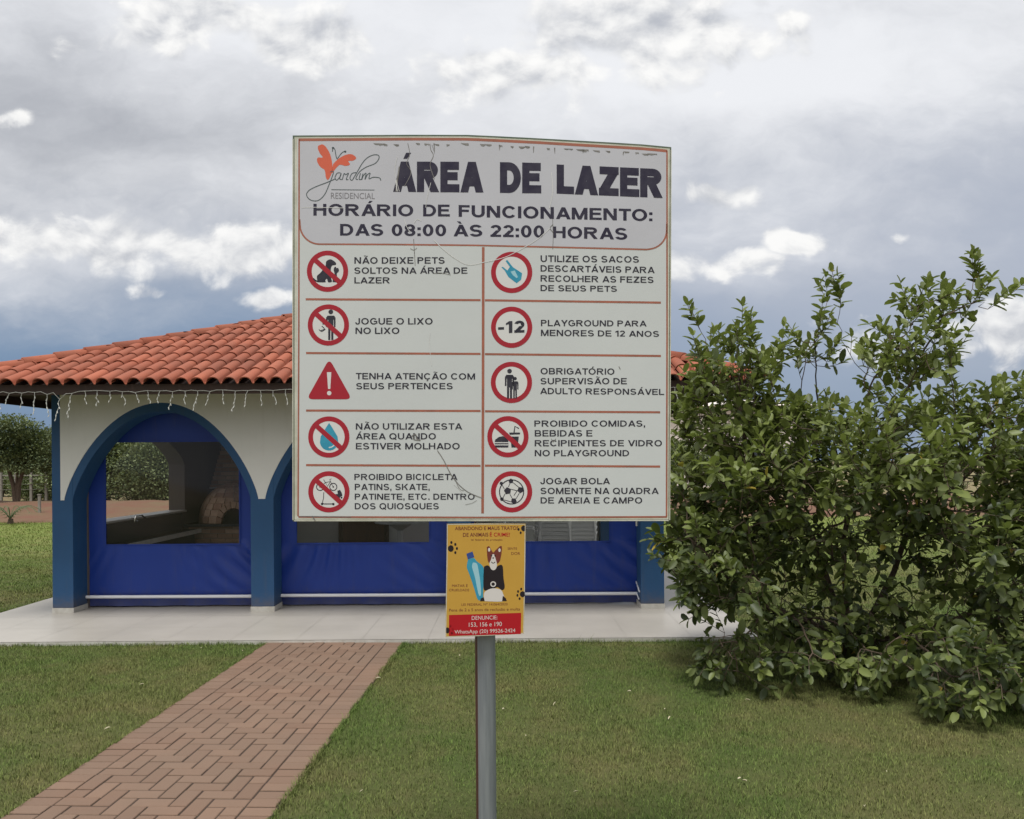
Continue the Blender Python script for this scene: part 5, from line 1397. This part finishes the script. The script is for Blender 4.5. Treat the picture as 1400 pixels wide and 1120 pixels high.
def put(src, x, y, s, rz, label, sz=None, z=-0.03):
    o = copy_tree(src); o.location = (x, y, z); o.scale = (s, s, sz or s); o.rotation_euler.z = rz; o['label'] = label; return o
X36 = lambda px, d: (px - 700) / F * d
used2 = False
rows = [(t2, 146, 36.5, 1.32, 0.3, 'olive scrub tree behind the bank, leftmost through the oven window'), (t1, 184, 38, 1.25, 1.2, 'dark round tree seen between two scrub trees through the oven window'),
        (t2, 212, 37, 1.32, 2.1, 'olive scrub tree in the middle of the view past the oven'), (t2, 246, 37, 1.32, 4.0, 'olive scrub tree just left of the oven corner post'),
        (t1, 78, 38, 1.0, 2.2, 'dark round tree half hidden by the left kiosk pillar'), (t2, 60, 43, 0.85, 0.9, 'pale low scrub tree behind the forked round tree'),
        (t2, -60, 40, 0.8, 5.0, 'pale scrub tree at the far left edge of the bank'), (t2, 44, 38.5, 0.95, 2.0, 'dense low scrub tree right behind the wire fence'), (t2, 4, 45, 0.8, 3.0, 'low olive scrub tree behind the wire fence, far left'),
        (t2, -330, 41, 1.1, 2.2, 'scrub tree on the bank, second beyond the left picture edge'), (t1, -200, 40, 1.0, 0.6, 'dark round tree on the bank just beyond the left picture edge'), (t2, -560, 42, 1.2, 4.4, 'scrub tree on the bank farthest to the left'),
        (t1, 300, 42, 1.1, 0.4, 'tall dark round tree behind the kiosk corner'), (t2, 390, 42, 1.1, 1.4, 'broad scrub tree behind the kiosk back wall'),
        (t1, 560, 44, 1.1, 2.9, 'dark tree hidden behind the middle of the kiosk'), (t2, 760, 44, 1.1, 0.2, 'scrub tree hidden behind the right of the kiosk'),
        (t1, 935, 37, 0.80, 3.9, 'dark round tree between the sign edge and the bush'), (t2, 1010, 39, 0.72, 1.9, 'scrub tree behind the left shoulder of the bush'),
        (t2, 1100, 43, 0.62, 2.6, 'low scrub tree in front of the pale house'), (t1, 1190, 40, 0.62, 5.1, 'small dark tree behind the bush, right of the pale house'), (t2, 1290, 41, 0.70, 0.7, 'scrub tree far behind the right part of the bush'),
        (t1, 1375, 40, 0.80, 1.7, 'dark tree by the right edge behind the bush'), (t2, 1460, 41, 0.9, 3.4, 'scrub tree beyond the right picture edge')]
for (src, px_, d, s, rz, lb) in rows:
    if src is t2 and not used2:
        used2 = True; o = t2; o.location = (X36(px_, d), d, -0.03); o.scale = (s, s, s); o.rotation_euler.z = rz; o['label'] = lb
    else: put(src, X36(px_, d), d, s, rz, lb)

# small palm on the lawn edge
def palm():
    p = at(14, 716, 23.3); p.z = 0
    t = thing('young_palm', 'low young palm with arching fronds on the lawn edge', 'palm', p)
    b = MB(); b.tube([p + Vector((0, 0, -0.02)), p + Vector((0.02, 0, 0.16))], [0.09, 0.06], 8); b.build('stem', 'bark', t)
    for k in range(9):
        a = k * 2 * math.pi / 9 + 0.3; L = random.uniform(0.65, 0.95); pts = []
        for j in range(7):
            s = j / 6; pts.append(p + Vector((math.cos(a) * L * s, math.sin(a) * L * s, 0.15 + 0.75 * s * (1.15 - s) * 1.5)))
        f = MB(); f.tube(pts, list(np.linspace(0.014, 0.004, 7)), 4, cap=False)
        sd_ = Vector((-math.sin(a), math.cos(a), 0))
        for j in range(1, 14):
            s = j / 14; c = pts[min(5, int(s * 6))].lerp(pts[min(6, int(s * 6) + 1)], s * 6 - int(s * 6))
            for sg in (-1, 1):
                tip_ = c + sd_ * sg * 0.20 * (1 - 0.5 * s) + Vector((math.cos(a) * 0.12, math.sin(a) * 0.12, -0.06)); w_ = Vector((math.cos(a), math.sin(a), 0)) * 0.014
                f.add([c - w_, c + w_, tip_], [(0, 1, 2)], random.random() * 0.6)
        f.build('frond', 'leaf_far', t, recalc=False)
palm()

# wire fence on the bank
def fence():
    y = 35.2; x0, x1 = X36(-40, y), X36(64, y)
    t = thing('wire_fence', 'pale concrete post fence with rail behind the round tree', 'fence', (x0, y, -0.03))
    xs = np.arange(x0, x1 + 0.1, 0.66)
    for x in xs:
        MB().box(x - 0.05, x + 0.05, y - 0.05, y + 0.05, -0.1, 1.42).build('post', 'concrete', t)
    b = MB(); b.box(xs[0], xs[-1], y - 0.02, y + 0.02, 1.24, 1.29); b.build('rail', 'concrete', t)
    b = MB()
    for z in (0.65, 0.88, 1.1): b.tube([(xs[0], y - 0.055, z), (xs[-1], y - 0.055, z)], 0.006, 4)
    b.build('wire', 'concrete', t)
    s = thing('marker_post', 'short pale stake on the red bank left of the kiosk', 'post', at(54, 706, 26.5))
    p = s.location; b = MB(); b.box(p.x - 0.035, p.x + 0.035, p.y - 0.035, p.y + 0.035, 0.1, 0.72); b.box(p.x - 0.05, p.x + 0.05, p.y - 0.05, p.y + 0.05, 0.72, 0.75); b.build('stake', 'concrete', s)
fence()

# pale house far behind the bush
def house():
    y = 52; x0, x1 = X36(905, y), X36(1105, y)
    t = thing('pale_house', 'long pale pinkish house with low roof far behind the bush', 'house', ((x0 + x1) / 2, y, 0))
    b = MB(); b.box(x0, x1, y, y + 8, -0.1, 5.2); wl = b.build('wall', 'house_wall', t)
    b = MB(); b.add([(x0 - 0.5, y - 0.6, 5.2), (x1 + 0.5, y - 0.6, 5.2), (x1 + 0.5, y + 8.6, 5.2), (x0 - 0.5, y + 8.6, 5.2), (x0 + 3, y + 4, 5.9), (x1 - 3, y + 4, 5.9)], [(0, 1, 5, 4), (1, 2, 5), (2, 3, 4, 5), (3, 0, 4), (0, 3, 2, 1)]); b.build('roof', 'house_wall', t)
    n = 5
    for i in range(n):
        x = x0 + 0.9 + i * (x1 - x0 - 1.8 - 1.1) / (n - 1)
        w = MB(); w.box(x, x + 1.1, y - 0.05, y - 0.004, 1.2, 2.5); o = w.build('window', 'glass_dark', t)
        f = MB(); f.box(x - 0.08, x + 1.18, y - 0.09, y - 0.052, 1.1, 1.2); f.box(x + 0.53, x + 0.57, y - 0.07, y - 0.052, 1.202, 2.498); f.build('window_frame', 'white_bar', o)
house()

# pale dry leaf bits on the lawn
def litter_bits():
    P = [(690, 975), (535, 900), (480, 915), (700, 985), (862, 950), (940, 948), (905, 975), (990, 940), (655, 1085), (760, 905), (915, 985), (1005, 957), (1010, 1070), (945, 1085), (795, 1090), (740, 1013), (716, 1012), (700, 1097), (500, 1087),
         (120, 940), (82, 965), (145, 998), (200, 940), (255, 905), (280, 890), (40, 1065), (522, 932), (1072, 982), (1015, 962), (1290, 1045), (1020, 1075), (870, 1110), (560, 1010), (590, 925), (1180, 1110), (1080, 1020), (1210, 1060), (830, 1040), (765, 965), (980, 1100), (625, 900), (60, 905), (150, 1000), (20, 985), (330, 893)]
    src = None
    for i, (x, y) in enumerate(P[::2]):
        x += random.uniform(-4, 4); r_ = ray(x, y); d = -EYE / r_.z if r_.z < 0 else 6; q = Vector((r_.x * d, d, 0.026))
        if in_path(np.array([q.x]), np.array([q.y]), 0.03)[0]: continue
        if src is None:
            me = leaf_mesh('fallen_leaf', np.zeros((1, 3)), np.array([[1.0, 0, 0.05]]), np.array([[0.0, 0, 1]]), np.array([0.05]), np.array([0.017]), np.array([0.5]), 0.5, 0.25)
            src = link_mesh('fallen_leaf', me, 'dead_leaf'); o = src
            tag(o, 'pale dry fallen leaf bit lying on the lawn', 'leaf', 'dry leaf bits on the lawn')
        else:
            o = src.copy(); COL.objects.link(o)
        o.location = q; s = random.uniform(0.35, 0.85); o.scale = (s, s * random.uniform(0.7, 1.6), s); o.rotation_euler = (random.uniform(-0.4, 0.4), random.uniform(-0.3, 0.3), random.uniform(0, 6.28))
litter_bits()
